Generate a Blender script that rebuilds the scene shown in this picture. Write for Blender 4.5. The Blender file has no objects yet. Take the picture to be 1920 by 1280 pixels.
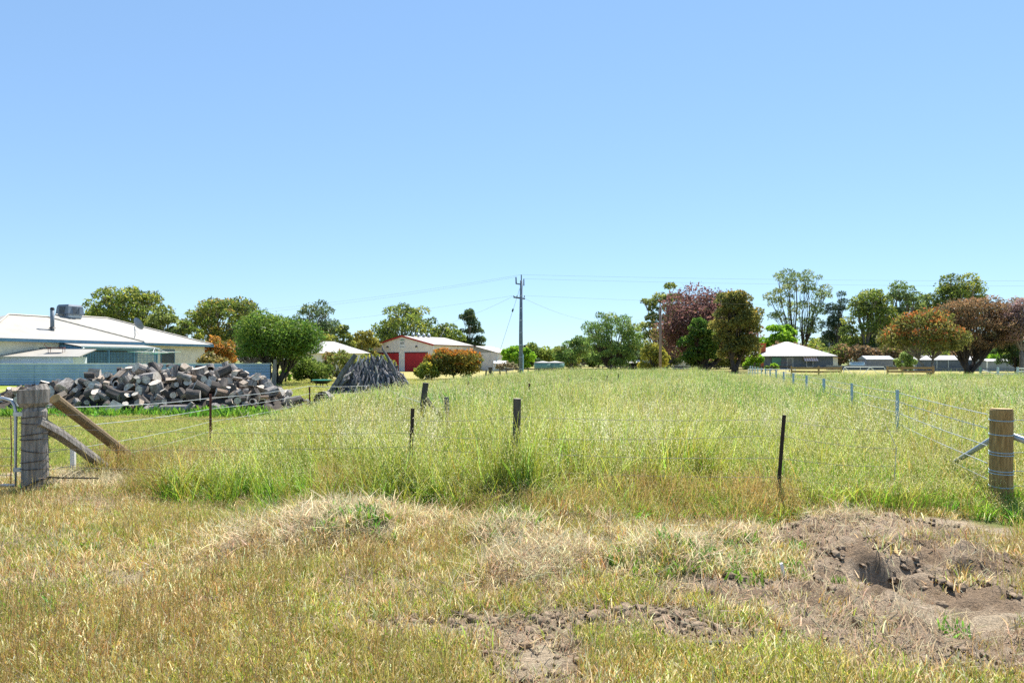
import bpy, math, random
import numpy as np
from mathutils import Vector, Matrix, Euler

R = math.radians
rng = np.random.default_rng(7)
random.seed(7)
scene = bpy.context.scene
col = scene.collection

# ------------------------------------------------------------------ camera, sky, sun, exposure
EYE, FOC, HZ = 1.7, 1280.0, 675.0            # eye height (m), focal length (photo px), horizon row
cam_data = bpy.data.cameras.new('camera')
cam_data.lens, cam_data.sensor_width = 24.0, 36.0
cam_data.shift_y = (HZ - 640) / 1920
cam_data.clip_start, cam_data.clip_end = 0.05, 6000
cam = bpy.data.objects.new('camera', cam_data)
cam.location, cam.rotation_euler = (0, 0, EYE), (R(90), 0, 0)
col.objects.link(cam)
scene.camera = cam

SUN_EL, SUN_AZ = 57.0, 22.0                   # azimuth measured from +Y towards +X
world = bpy.data.worlds.new('World')
scene.world = world
world.use_nodes = True
wn = world.node_tree.nodes
wl = world.node_tree.links
sky = wn.new('ShaderNodeTexSky')
sky.sky_type = 'NISHITA'
sky.sun_disc = False
sky.sun_elevation, sky.sun_rotation = R(SUN_EL), R(SUN_AZ)
sky.altitude, sky.air_density, sky.dust_density, sky.ozone_density = 0, 1.0, 0.0, 5.0
gam = wn.new('ShaderNodeGamma'); gam.inputs[1].default_value = 0.58          # the camera's tone and white balance for the whole sky
bal = wn.new('ShaderNodeMix'); bal.data_type = 'RGBA'; bal.blend_type = 'MULTIPLY'; bal.inputs[0].default_value = 1
bal.inputs[7].default_value = (0.82, 1.03, 1.23, 1)
wl.new(sky.outputs[0], gam.inputs[0]); wl.new(gam.outputs[0], bal.inputs[6]); wl.new(bal.outputs[2], wn['Background'].inputs[0])
wn['Background'].inputs[1].default_value = 0.148

sun_data = bpy.data.lights.new('sun', 'SUN')
sun_data.energy, sun_data.angle, sun_data.color = 5.0, R(0.53), (1.0, 0.95, 0.87)
sun = bpy.data.objects.new('sun', sun_data)
d = Vector((math.sin(R(SUN_AZ)) * math.cos(R(SUN_EL)), math.cos(R(SUN_AZ)) * math.cos(R(SUN_EL)), math.sin(R(SUN_EL))))
sun.rotation_euler = d.to_track_quat('Z', 'Y').to_euler()
sun.location = (0, 0, 40)
col.objects.link(sun)

scene.view_settings.view_transform = 'Standard'
scene.view_settings.look = 'None'
scene.view_settings.gamma = 1.0
scene.view_settings.use_curve_mapping = False
scene.view_settings.exposure = 1.02
scene.render.engine = 'CYCLES'
scene.cycles.use_denoising = False
scene.cycles.max_bounces = 5
scene.cycles.diffuse_bounces = 3
scene.cycles.transparent_max_bounces = 4
scene.cycles.sample_clamp_indirect = 8.0


# ------------------------------------------------------------------ helpers
def X(px, D):
    return (px - 960) / FOC * D

def Z(py, D):
    return EYE - (py - HZ) / FOC * D

def P(px, py, D):
    return (X(px, D), D, Z(py, D))

def hash2(ix, iy, seed):
    h = np.sin(ix * 127.1 + iy * 311.7 + seed * 74.7) * 43758.5453
    return h - np.floor(h)

def vnoise(x, y, f, seed=0):
    x = np.asarray(x, float) * f
    y = np.asarray(y, float) * f
    ix, iy = np.floor(x), np.floor(y)
    fx, fy = x - ix, y - iy
    fx, fy = fx * fx * (3 - 2 * fx), fy * fy * (3 - 2 * fy)
    a, b = hash2(ix, iy, seed), hash2(ix + 1, iy, seed)
    c, d_ = hash2(ix, iy + 1, seed), hash2(ix + 1, iy + 1, seed)
    return (a + (b - a) * fx) * (1 - fy) + (c + (d_ - c) * fx) * fy

def fbm(x, y, f, octv=4, seed=0):
    s, a, t = 0, 1.0, 0
    for k in range(octv):
        s = s + a * vnoise(x, y, f * 2 ** k, seed + k * 13)
        t += a
        a *= 0.5
    return s / t

def sstep(e0, e1, v):
    t = np.clip((v - e0) / (e1 - e0), 0, 1)
    return t * t * (3 - 2 * t)

def tag(o, label=None, cat=None, group=None, kind=None):
    if label: o['label'] = label
    if cat: o['category'] = cat
    if group: o['group'] = group
    if kind: o['kind'] = kind
    return o

def empty(name, loc, rz=0, label=None, cat=None, group=None):
    o = bpy.data.objects.new(name, None)
    o.empty_display_size = 0.2
    o.location, o.rotation_euler = loc, (0, 0, rz)
    col.objects.link(o)
    return tag(o, label, cat, group)

def link(name, me, parent=None, loc=None, rot=None, scale=None):
    o = bpy.data.objects.new(name, me)
    if parent: o.parent = parent
    if loc is not None: o.location = loc
    if rot is not None: o.rotation_euler = rot
    if scale is not None: o.scale = scale
    col.objects.link(o)
    return o

def np_mesh(name, verts, faces, mats=(), fcol=None, vcol=None, smooth=False, midx=None):
    """faces: (M,k) array, all of one size"""
    verts, faces = np.asarray(verts, np.float32), np.asarray(faces, np.int32)
    me = bpy.data.meshes.new(name)
    m, k = faces.shape
    me.vertices.add(len(verts)); me.vertices.foreach_set('co', verts.ravel())
    me.loops.add(m * k); me.loops.foreach_set('vertex_index', faces.ravel())
    me.polygons.add(m)
    me.polygons.foreach_set('loop_start', np.arange(0, m * k, k, dtype=np.int32))
    if smooth: me.polygons.foreach_set('use_smooth', np.ones(m, bool))
    if midx is not None: me.polygons.foreach_set('material_index', np.asarray(midx, np.int32))
    for mt in mats: me.materials.append(mt)
    if fcol is not None:
        a = me.color_attributes.new('Col', 'FLOAT_COLOR', 'CORNER')
        c = np.ones((m, k, 4), np.float32); c[:, :, :3] = np.asarray(fcol)[:, None, :]
        a.data.foreach_set('color', c.ravel())
    if vcol is not None:
        a = me.color_attributes.new('Col', 'FLOAT_COLOR', 'POINT')
        c = np.ones((len(verts), 4), np.float32); c[:, :3] = vcol
        a.data.foreach_set('color', c.ravel())
    me.update(calc_edges=True)
    return me

class MB:
    """collects polygons for one mesh"""
    def __init__(self):
        self.v, self.f, self.m = [], [], []
    def poly(self, pts, m=0):
        n = len(self.v)
        self.v += [tuple(p) for p in pts]
        self.f.append(tuple(range(n, n + len(pts)))); self.m.append(m)
        return self
    def box(self, c, s, rot=None, m=0, bev=0.0):
        M = Matrix.Translation(c) @ (Euler(rot).to_matrix().to_4x4() if rot else Matrix())
        n = len(self.v)
        for dx in (-.5, .5):
            for dy in (-.5, .5):
                for dz in (-.5, .5):
                    self.v.append(tuple(M @ Vector((dx * s[0], dy * s[1], dz * s[2]))))
        for q in ((0, 1, 3, 2), (4, 6, 7, 5), (0, 4, 5, 1), (2, 3, 7, 6), (0, 2, 6, 4), (1, 5, 7, 3)):
            self.f.append(tuple(n + i for i in q)); self.m.append(m)
        return self
    def span(self, a, b, w, h, m=0):
        a, b = Vector(a), Vector(b)
        t = (b - a); L = t.length; t.normalize()
        q = t.to_track_quat('X', 'Z')
        M = Matrix.Translation((a + b) / 2) @ q.to_matrix().to_4x4()
        n = len(self.v)
        for dx in (-.5, .5):
            for dy in (-.5, .5):
                for dz in (-.5, .5):
                    self.v.append(tuple(M @ Vector((dx * L, dy * w, dz * h))))
        for q in ((0, 1, 3, 2), (4, 6, 7, 5), (0, 4, 5, 1), (2, 3, 7, 6), (0, 2, 6, 4), (1, 5, 7, 3)):
            self.f.append(tuple(n + i for i in q)); self.m.append(m)
        return self
    def tube(self, pts, radii, sides=8, m=0, cap=True, mcap=None, jit=0.0, seed=0):
        pts = [Vector(p) for p in pts]
        if not hasattr(radii, '__len__'): radii = [radii] * len(pts)
        rr = random.Random(seed)
        prof = [1 + rr.uniform(-jit, jit) for _ in range(sides)]
        rings = []
        ref = None
        for i, p in enumerate(pts):
            t = (pts[min(i + 1, len(pts) - 1)] - pts[max(i - 1, 0)]).normalized()
            if ref is None:
                ref = t.orthogonal().normalized()
            ref = (ref - t * ref.dot(t)).normalized()
            b = t.cross(ref)
            n = len(self.v)
            for k in range(sides):
                a = 2 * math.pi * k / sides
                r = radii[i] * prof[k] * (1 + rr.uniform(-jit, jit) * .4)
                self.v.append(tuple(p + (ref * math.cos(a) + b * math.sin(a)) * r))
            rings.append(n)
        for i in range(len(rings) - 1):
            for k in range(sides):
                a, b2 = rings[i] + k, rings[i] + (k + 1) % sides
                c, d2 = rings[i + 1] + (k + 1) % sides, rings[i + 1] + k
                self.f.append((a, b2, c, d2)); self.m.append(m)
        if cap:
            mc = m if mcap is None else mcap
            self.f.append(tuple(rings[0] + k for k in reversed(range(sides)))); self.m.append(mc)
            self.f.append(tuple(rings[-1] + k for k in range(sides))); self.m.append(mc)
        return self
    def mesh(self, name, mats, smooth=False):
        me = bpy.data.meshes.new(name)
        me.from_pydata(self.v, [], self.f)
        for mt in (mats if isinstance(mats, (list, tuple)) else [mats]): me.materials.append(mt)
        me.polygons.foreach_set('material_index', np.array(self.m, np.int32))
        if smooth:
            me.polygons.foreach_set('use_smooth', np.array([len(f) == 4 for f in self.f], bool))
        me.update()
        return me
    def build(self, name, mats, parent=None, loc=None, rot=None, smooth=False):
        return link(name, self.mesh(name, mats, smooth), parent, loc, rot)

# ------------------------------------------------------------------ materials
def mat(name, c, rough=.8, var=.15, scale=6, bump=0, bscale=40, metal=0, c2=None, stretch=None, spec=.3, detail=5):
    m = bpy.data.materials.new(name); m.use_nodes = True
    nt = m.node_tree; N = nt.nodes; L = nt.links
    bs = N['Principled BSDF']
    bs.inputs['Roughness'].default_value = rough
    bs.inputs['Metallic'].default_value = metal
    bs.inputs['Specular IOR Level'].default_value = spec
    tc = N.new('ShaderNodeTexCoord'); mp = N.new('ShaderNodeMapping')
    L.new(tc.outputs['Object'], mp.inputs[0])
    if stretch: mp.inputs['Scale'].default_value = stretch
    no = N.new('ShaderNodeTexNoise'); no.inputs['Scale'].default_value = scale; no.inputs['Detail'].default_value = detail
    L.new(mp.outputs[0], no.inputs[0])
    rp = N.new('ShaderNodeValToRGB')
    rp.color_ramp.elements[0].position, rp.color_ramp.elements[1].position = .3, .7
    a = c2 if c2 else tuple(v * (1 - var * 1.6) for v in c)
    b = c if c2 else tuple(min(1, v * (1 + var)) for v in c)
    rp.color_ramp.elements[0].color = (*a, 1); rp.color_ramp.elements[1].color = (*b, 1)
    L.new(no.outputs[0], rp.inputs[0]); L.new(rp.outputs[0], bs.inputs['Base Color'])
    if bump:
        n2 = N.new('ShaderNodeTexNoise'); n2.inputs['Scale'].default_value = bscale; n2.inputs['Detail'].default_value = 6
        L.new(mp.outputs[0], n2.inputs[0])
        bp = N.new('ShaderNodeBump'); bp.inputs['Strength'].default_value = bump; bp.inputs['Distance'].default_value = .02
        L.new(n2.outputs[0], bp.inputs['Height']); L.new(bp.outputs[0], bs.inputs['Normal'])
    return m

def ribbed(name, c, axis='X', pitch=.2, strength=.5, rough=.55, var=.08, metal=0):
    m = mat(name, c, rough, var, 1.2, metal=metal)
    nt = m.node_tree; N = nt.nodes; L = nt.links
    tc = N.new('ShaderNodeTexCoord')
    wv = N.new('ShaderNodeTexWave'); wv.bands_direction = axis
    wv.inputs['Scale'].default_value = 2 * math.pi / pitch / 20
    bp = N.new('ShaderNodeBump'); bp.inputs['Strength'].default_value = strength; bp.inputs['Distance'].default_value = .03
    L.new(tc.outputs['Object'], wv.inputs[0]); L.new(wv.outputs['Fac'], bp.inputs['Height'])
    L.new(bp.outputs[0], N['Principled BSDF'].inputs['Normal'])
    return m

def leafmat(name, transl=.45, rough=.6, hue_var=.06, val_var=.35, gloss=.06):
    m = bpy.data.materials.new(name); m.use_nodes = True
    nt = m.node_tree; N = nt.nodes; L = nt.links
    N.remove(N['Principled BSDF'])
    at = N.new('ShaderNodeAttribute'); at.attribute_name = 'Col'
    oi = N.new('ShaderNodeObjectInfo')
    hs = N.new('ShaderNodeHueSaturation')
    h = N.new('ShaderNodeMath'); h.operation = 'MULTIPLY_ADD'; h.inputs[1].default_value = hue_var; h.inputs[2].default_value = .5 - hue_var / 2
    v = N.new('ShaderNodeMath'); v.operation = 'MULTIPLY_ADD'; v.inputs[1].default_value = val_var; v.inputs[2].default_value = 1 - val_var / 2
    L.new(oi.outputs['Random'], h.inputs[0])
    fr = N.new('ShaderNodeMath'); fr.operation = 'FRACT'
    mu = N.new('ShaderNodeMath'); mu.operation = 'MULTIPLY'; mu.inputs[1].default_value = 17.3
    L.new(oi.outputs['Random'], mu.inputs[0]); L.new(mu.outputs[0], fr.inputs[0]); L.new(fr.outputs[0], v.inputs[0])
    L.new(h.outputs[0], hs.inputs['Hue']); L.new(v.outputs[0], hs.inputs['Value']); L.new(at.outputs['Color'], hs.inputs['Color'])
    df = N.new('ShaderNodeBsdfDiffuse'); tr = N.new('ShaderNodeBsdfTranslucent'); gl = N.new('ShaderNodeBsdfGlossy')
    gl.inputs['Roughness'].default_value = .45
    mx = N.new('ShaderNodeMixShader'); mx.inputs[0].default_value = transl
    m2 = N.new('ShaderNodeMixShader'); m2.inputs[0].default_value = gloss
    L.new(hs.outputs[0], df.inputs[0]); L.new(hs.outputs[0], tr.inputs[0])
    L.new(df.outputs[0], mx.inputs[1]); L.new(tr.outputs[0], mx.inputs[2])
    L.new(mx.outputs[0], m2.inputs[1]); L.new(gl.outputs[0], m2.inputs[2])
    L.new(m2.outputs[0], N['Material Output'].inputs[0])
    return m

M = {}
M['grass'] = leafmat('grass_blades', .55, hue_var=.05, val_var=.4, gloss=.03)
M['leaf'] = leafmat('foliage', .58, hue_var=0, val_var=0, gloss=.02)
M['bark_dark'] = mat('bark_dark', (.075, .06, .05), .9, .3, 9, .6, 30)
M['bark_grey'] = mat('bark_grey', (.24, .21, .18), .9, .3, 7, .5, 25)
M['old_wood'] = mat('weathered_wood', (.34, .31, .28), .9, .2, 5, .7, 14, c2=(.13, .115, .10), stretch=(6, 6, .7))
M['dark_wood'] = mat('dark_weathered_wood', (.12, .105, .09), .9, .2, 6, .7, 14, c2=(.05, .045, .04), stretch=(6, 6, .7))
M['pine'] = mat('treated_pine', (.42, .29, .12), .75, .2, 7, .7, 16, c2=(.20, .125, .045), stretch=(7, 7, .8), detail=9)
M['pine_end'] = mat('treated_pine_end', (.45, .33, .15), .8, .15, 12)
M['brown_stay'] = mat('brown_stay', (.27, .195, .11), .8, .2, 5, .5, 20, c2=(.14, .10, .06), stretch=(.6, 9, 9))
M['rail'] = mat('rail_timber', (.40, .26, .12), .85, .2, 5, .3, 18, c2=(.22, .14, .07), stretch=(.5, 6, 6))
M['log_bark'] = mat('log_bark', (.42, .39, .36), .9, .2, 5, 1, 16, c2=(.10, .085, .075), stretch=(.7, 5, 5))
M['log_end'] = mat('log_cut_end', (.72, .67, .58), .9, .2, 9, .5, 30, c2=(.34, .28, .22))
M['log_red'] = mat('log_split_face', (.50, .42, .34), .9, .2, 5, .6, 20, c2=(.24, .18, .13), stretch=(.6, 6, 6))
M['log_bark_dark'] = mat('log_bark_dark', (.15, .13, .115), .9, .2, 4, .9, 16, c2=(.045, .038, .034), stretch=(.7, 5, 5))
M['log_bark_brown'] = mat('log_bark_brown', (.30, .22, .16), .9, .2, 4, .9, 16, c2=(.10, .07, .05), stretch=(.7, 5, 5))
M['pile_gap_shade'] = mat('pile_gap_shade', (.06, .05, .04), .95, .3, 8, .8, 20)  # near black, so the shade in the gaps between logs is in the colour
M['log_hollow'] = mat('log_hollow', (.03, .024, .02), .95)
M['branch'] = mat('grey_branch_wood', (.19, .19, .205), .85, .2, 4, 1, 10, c2=(.045, .045, .05), stretch=(5, 5, .8))
M['branch_pale'] = mat('pale_branch_wood', (.55, .51, .46), .85, .2, 3, .4, 10, c2=(.30, .27, .24), stretch=(5, 5, .8))
M['picket'] = mat('rusty_black_steel', (.025, .02, .018), .6, .4, 20, c2=(.05, .028, .018))
M['galv'] = mat('galvanised_steel', (.42, .46, .50), .4, .1, 8, metal=.6)
M['galv_blue'] = mat('new_galvanised_picket', (.40, .54, .62), .45, .1, 8, metal=.35)
M['wire'] = mat('fence_wire', (.50, .52, .53), .45, .1, 8, metal=.5)
M['wire_old'] = mat('old_wire', (.30, .28, .26), .6, .2, 8, metal=.3)
M['white_metal'] = mat('white_tube', (.75, .76, .76), .5, .06, 6)
M['roof_cream'] = ribbed('cream_roof_sheet', (.37, .345, .30), 'X', .30, .3)
M['roof_white'] = ribbed('white_roof_sheet', (.40, .39, .375), 'X', .30, .25)
M['cream'] = mat('cream_board', (.74, .71, .60), .7, .07, 2)
M['fascia'] = mat('blue_trim', (.10, .22, .33), .5, .12, 3)
M['sheetblue'] = mat('fence_sheet', (.33, .46, .63), .5, .12, 1.3, c2=(.24, .35, .50))
M['glass'] = mat('window_glass', (.08, .10, .12), .08, .2, 2, spec=.6)
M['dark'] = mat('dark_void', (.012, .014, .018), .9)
M['shed_wall'] = ribbed('beige_shed_sheet', (.74, .66, .61), 'X', .28, .5)
M['shed_wall_y'] = ribbed('beige_shed_sheet_side', (.72, .66, .60), 'Y', .28, .5)
M['red'] = ribbed('red_roller_door', (.42, .022, .03), 'Z', .12, .35)
M['red_trim'] = mat('red_trim', (.36, .02, .02), .5, .1, 3)
M['sign_white'] = mat('sign_white', (.8, .78, .78), .5, .04, 3)
M['black'] = mat('black_paint', (.02, .02, .02), .5, .1, 3)
M['grey_wall'] = mat('blue_grey_wall', (.12, .145, .18), .75, .15, 2)
M['grey_shed'] = ribbed('grey_shed_sheet', (.26, .29, .31), 'X', .25, .5)
M['brick'] = mat('red_brick', (.48, .12, .055), .85, .2, 14, .4, 30)
M['tank'] = ribbed('green_tank_sheet', (.13, .27, .25), 'Z', .15, .4)
M['green_paint'] = mat('green_paint', (.03, .26, .19), .5, .2, 4)
M['pole'] = mat('steel_pole_paint', (.16, .20, .25), .55, .15, 2)
M['pole_wood'] = mat('timber_pole', (.22, .17, .15), .85, .2, 4, .4, 14, stretch=(6, 6, .5))
M['rust'] = mat('rusted_iron', (.17, .06, .045), .8, .3, 9)
M['clod'] = mat('soil_clod', (.31, .23, .155), .95, .2, 14, .8, 40, c2=(.20, .145, .095))
M['white_chip'] = mat('white_concrete_chip', (.72, .70, .66), .8, .12, 9, .3, 30)
M['stripe'] = mat('faded_pink_awning', (.55, .36, .33), .8, .1, 3)
M['green_blind'] = ribbed('green_blind', (.08, .22, .17), 'X', .4, .6)

# ------------------------------------------------------------------ plan masks of the ground (metres, world axes)
def blob(x, y, px, py, rx, ry, soft=.5, nz=.35, seed=3):
    """soft-edged ellipse on the ground; its centre and radii are worked out from where it shows in the photo"""
    D0 = EYE * FOC / (py - HZ)
    cx, a, b = X(px, D0), rx * D0 / FOC, ry * D0 * D0 / (EYE * FOC)
    r = np.sqrt(((x - cx) / a) ** 2 + ((y - D0) / b) ** 2)
    r = r + (fbm(x, y, 1.6, 4, seed) - .5) * 2 * nz
    return 1 - sstep(1 - soft, 1 + soft * .4, r)

def union(*ms):
    o = 0
    for m_ in ms: o = np.maximum(o, m_)
    return o

SOIL = [(1690, 1075, 270, 95), (1560, 1010, 130, 30), (1740, 1000, 190, 32), (1850, 1150, 220, 75), (1640, 1160, 280, 66), (1480, 1115, 190, 46), (1560, 1190, 170, 30), (1350, 1105, 130, 22), (1240, 1150, 150, 20),
        (1020, 1215, 110, 80), (840, 1175, 230, 28), (1130, 1162, 240, 22), (1330, 1190, 190, 36), (1840, 1240, 140, 30), (330, 1135, 120, 10)]
SAND = [(1815, 985, 110, 17), (1860, 1165, 150, 26), (1010, 1232, 70, 58), (840, 1182, 170, 20), (60, 893, 110, 16), (1720, 1135, 70, 8)]
STRAW = [(620, 1015, 150, 46), (960, 1018, 80, 18), (1190, 1055, 120, 24), (1090, 985, 120, 14), (150, 905, 70, 22), (1580, 990, 90, 8)]
LUSH = [(950, 965, 90, 22), (1160, 960, 160, 20), (520, 950, 110, 22), (1400, 960, 110, 22), (1690, 905, 210, 55), (1890, 985, 60, 40), (1560, 930, 120, 25)]

def xl(y):   # western edge of the tall grass: along the old wire fence
    return np.interp(y, [0, 9, 10.5, 14, 20, 25, 32, 45, 60, 80], [-5.0, -5.0, -5.4, -6.0, -6.1, -6.0, -4.4, -2.0, .8, 5])

def yfront(x):   # southern edge of the tall grass
    return np.interp(x, [-30, -6, -5, -3.4, -.5, 0, 3.1, 3.5, 4.2, 5, 6.5, 40], [9.3, 9.1, 8.8, 8.0, 7.55, 7.5, 7.65, 8.6, 9.6, 10.2, 10.2, 10])

def m_soil(x, y): return union(*[blob(x, y, *s) for s in SOIL])
def m_sand(x, y): return union(*[blob(x, y, *s, seed=8) for s in SAND])
def m_straw(x, y):
    w_ = (fbm(x, y, .9, 2, 24) - .5) * 1.2
    band = sstep(5.0, 5.6, y + w_) * (1 - sstep(6.9, 7.5, y + w_)) * sstep(-3.2, -2.4, x + w_) * (1 - sstep(1.6, 2.5, x + w_))
    return union(band * sstep(.47, .62, fbm(x, y, 1.25, 4, 23)) * .9, *[blob(x, y, *s, soft=.9, nz=.6, seed=21) for s in STRAW])
def m_gap(x, y):      # worn places where little grows
    return sstep(.55, .68, fbm(x, y, 1.0, 4, 27)) * (1 - sstep(8.2, 9.5, y))
def m_lush(x, y): return union(*[blob(x, y, *s, seed=31) for s in LUSH])
def m_tall(x, y):
    n = (fbm(x, y, .7, 3, 41) - .5)
    e = sstep(-.2, 1.5, y - yfront(x) + n * 2.0) * sstep(-.2, .5, x - xl(y) + n * 1.2)
    return e * (1 - sstep(54, 60, y + 3 * n)) * (1 - sstep(43, 50, y + 4 * n) * sstep(.26, .32, x / np.maximum(y, 1)))

def gh(x, y):
    x, y = np.asarray(x, float), np.asarray(y, float)
    near = 1 - sstep(10, 16, y)
    near = near * sstep(-9, -7.5, x) * (1 - sstep(8, 10, x)) * sstep(1.0, 2.5, y)
    z = (fbm(x, y, .25, 3, 5) - .5) * .10
    z = z + (fbm(x, y, 2.2, 4, 6) - .5) * .07
    so = m_soil(x, y)
    z = z + so * (.3 + .7 * sstep(1.5, 2.6, x)) * ((fbm(x, y, 2.0, 3, 9) - .35) * .12 + (np.abs(fbm(x, y, 6, 4, 10) - .5) * 2 - .25) * .13 + (fbm(x, y, 16, 2, 14) - .5) * .05)
    st = m_straw(x, y)
    z = z + st * (.02 + .12 * fbm(x, y, 3.0, 3, 12))
    z = z + blob(x, y, 600, 1010, 120, 44, .95, .5) * .15 + blob(x, y, 700, 1005, 80, 44, .95, .5) * .13
    z = z + blob(x, y, 1240, 1050, 100, 30, .95, .5) * .11 + blob(x, y, 950, 1010, 80, 22, .95, .5) * .08
    z = z + blob(x, y, 1600, 1005, 150, 36, .95, .4) * .07 + blob(x, y, 1820, 1035, 100, 30, .95, .4) * .08
    z = z + blob(x, y, 1570, 1070, 70, 24, .9, .4) * .06
    z = z + blob(x, y, 1640, 1052, 70, 22, .8, .45, 94) * .14 + blob(x, y, 1810, 1060, 44, 14, .9, .4) * .06
    z = z - blob(x, y, 1655, 1086, 42, 16, .7, .5, 91) * .20 - blob(x, y, 1712, 1074, 34, 9, .8, .5, 92) * .08
    z = z - blob(x, y, 1812, 1080, 30, 10, .7, .5) * .08 - blob(x, y, 1620, 1168, 30, 8, .7, .5) * .05
    return z * near

# ------------------------------------------------------------------ ground
def axis_pts(lo, f0, f1, hi, step, grow):
    mid = list(np.arange(f0, f1, step))
    a, s = [], step
    v = f1
    while v < hi: a.append(v); s *= grow; v += s
    a.append(hi)
    b, s, v = [], step, f0
    while v > lo:
        s *= grow; v -= s; b.append(v)
    return np.array(b[::-1] + mid + a)

gx = axis_pts(-1800, -7.5, 8.2, 1800, .042, 1.16)
gy = axis_pts(-300, 3.0, 9.6, 2600, .036, 1.13)
XX, YY = np.meshgrid(gx, gy)
ZZ = gh(XX, YY)
so, sa, stw, lu, ta = m_soil(XX, YY), m_sand(XX, YY), m_straw(XX, YY), m_lush(XX, YY), m_tall(XX, YY)
n1, n2 = fbm(XX, YY, 1.1, 4, 51), fbm(XX, YY, .12, 4, 52)
def lerp(a, b, t):
    return a + (np.asarray(b) - a) * t[..., None]
C = np.zeros(XX.shape + (3,)); C[:] = (.46, .37, .21)
C = lerp(C, (.34, .31, .10), sstep(.5, .7, n1))
lawn = sstep(10, 12, YY)
C = lerp(C, (.33, .31, .075), lawn)
C = lerp(C, (.25, .33, .05), lawn * sstep(.45, .6, n2))
C = lerp(C, (.42, .35, .17), lawn * sstep(.55, .68, fbm(XX, YY, .3, 3, 55)) * .8)
C = lerp(C, (.22, .21, .06), ta)
C = lerp(C, (.36, .32, .12), sstep(55, 62, YY))
C = lerp(C, (.22, .24, .09), sstep(150, 220, YY))
C = lerp(C, (.13, .19, .03), lu * .8)
C = lerp(C, (.40, .32, .20), m_gap(XX, YY) * (1 - lawn) * .9)
C = lerp(C, (.42, .34, .22), stw * .9)
C = lerp(C, (.39, .30, .21), np.clip(so * 1.3, 0, 1))
C = lerp(C, (.27, .195, .13), np.clip(so * 1.3, 0, 1) * sstep(.5, .62, fbm(XX, YY, 3.2, 4, 57)))
C = lerp(C, (.45, .36, .25), sa * sstep(.3, .5, fbm(XX, YY, 2.4, 4, 58)))
nx, ny = len(gx), len(gy)
idx = np.arange(nx * ny).reshape(ny, nx)
faces = np.stack([idx[:-1, :-1], idx[:-1, 1:], idx[1:, 1:], idx[1:, :-1]], -1).reshape(-1, 4)
gm = bpy.data.materials.new('ground_soil'); gm.use_nodes = True
N, L = gm.node_tree.nodes, gm.node_tree.links
bs = N['Principled BSDF']; bs.inputs['Roughness'].default_value = .95; bs.inputs['Specular IOR Level'].default_value = .1
at = N.new('ShaderNodeAttribute'); at.attribute_name = 'Col'
tc = N.new('ShaderNodeTexCoord')
no = N.new('ShaderNodeTexNoise'); no.inputs['Scale'].default_value = 42; no.inputs['Detail'].default_value = 8; no.inputs['Roughness'].default_value = .7
L.new(tc.outputs['Object'], no.inputs[0])
mr = N.new('ShaderNodeMapRange'); mr.inputs[1].default_value, mr.inputs[2].default_value = .3, .7
mr.inputs[3].default_value, mr.inputs[4].default_value = .62, 1.35
L.new(no.outputs[0], mr.inputs[0])
mx = N.new('ShaderNodeMix'); mx.data_type = 'RGBA'; mx.blend_type = 'MULTIPLY'; mx.inputs[0].default_value = 1
L.new(at.outputs['Color'], mx.inputs[6]); L.new(mr.outputs[0], mx.inputs[7]); L.new(mx.outputs[2], bs.inputs['Base Color'])
bp = N.new('ShaderNodeBump'); bp.inputs['Strength'].default_value = 1.0; bp.inputs['Distance'].default_value = .05
L.new(no.outputs[0], bp.inputs['Height']); L.new(bp.outputs[0], bs.inputs['Normal'])
ground = link('ground', np_mesh('ground', np.stack([XX, YY, ZZ], -1).reshape(-1, 3), faces, [gm], vcol=C.reshape(-1, 3), smooth=True))
tag(ground, 'rough paddock ground of dry grass, bare soil and mown lawn', 'ground', kind='structure')

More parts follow.
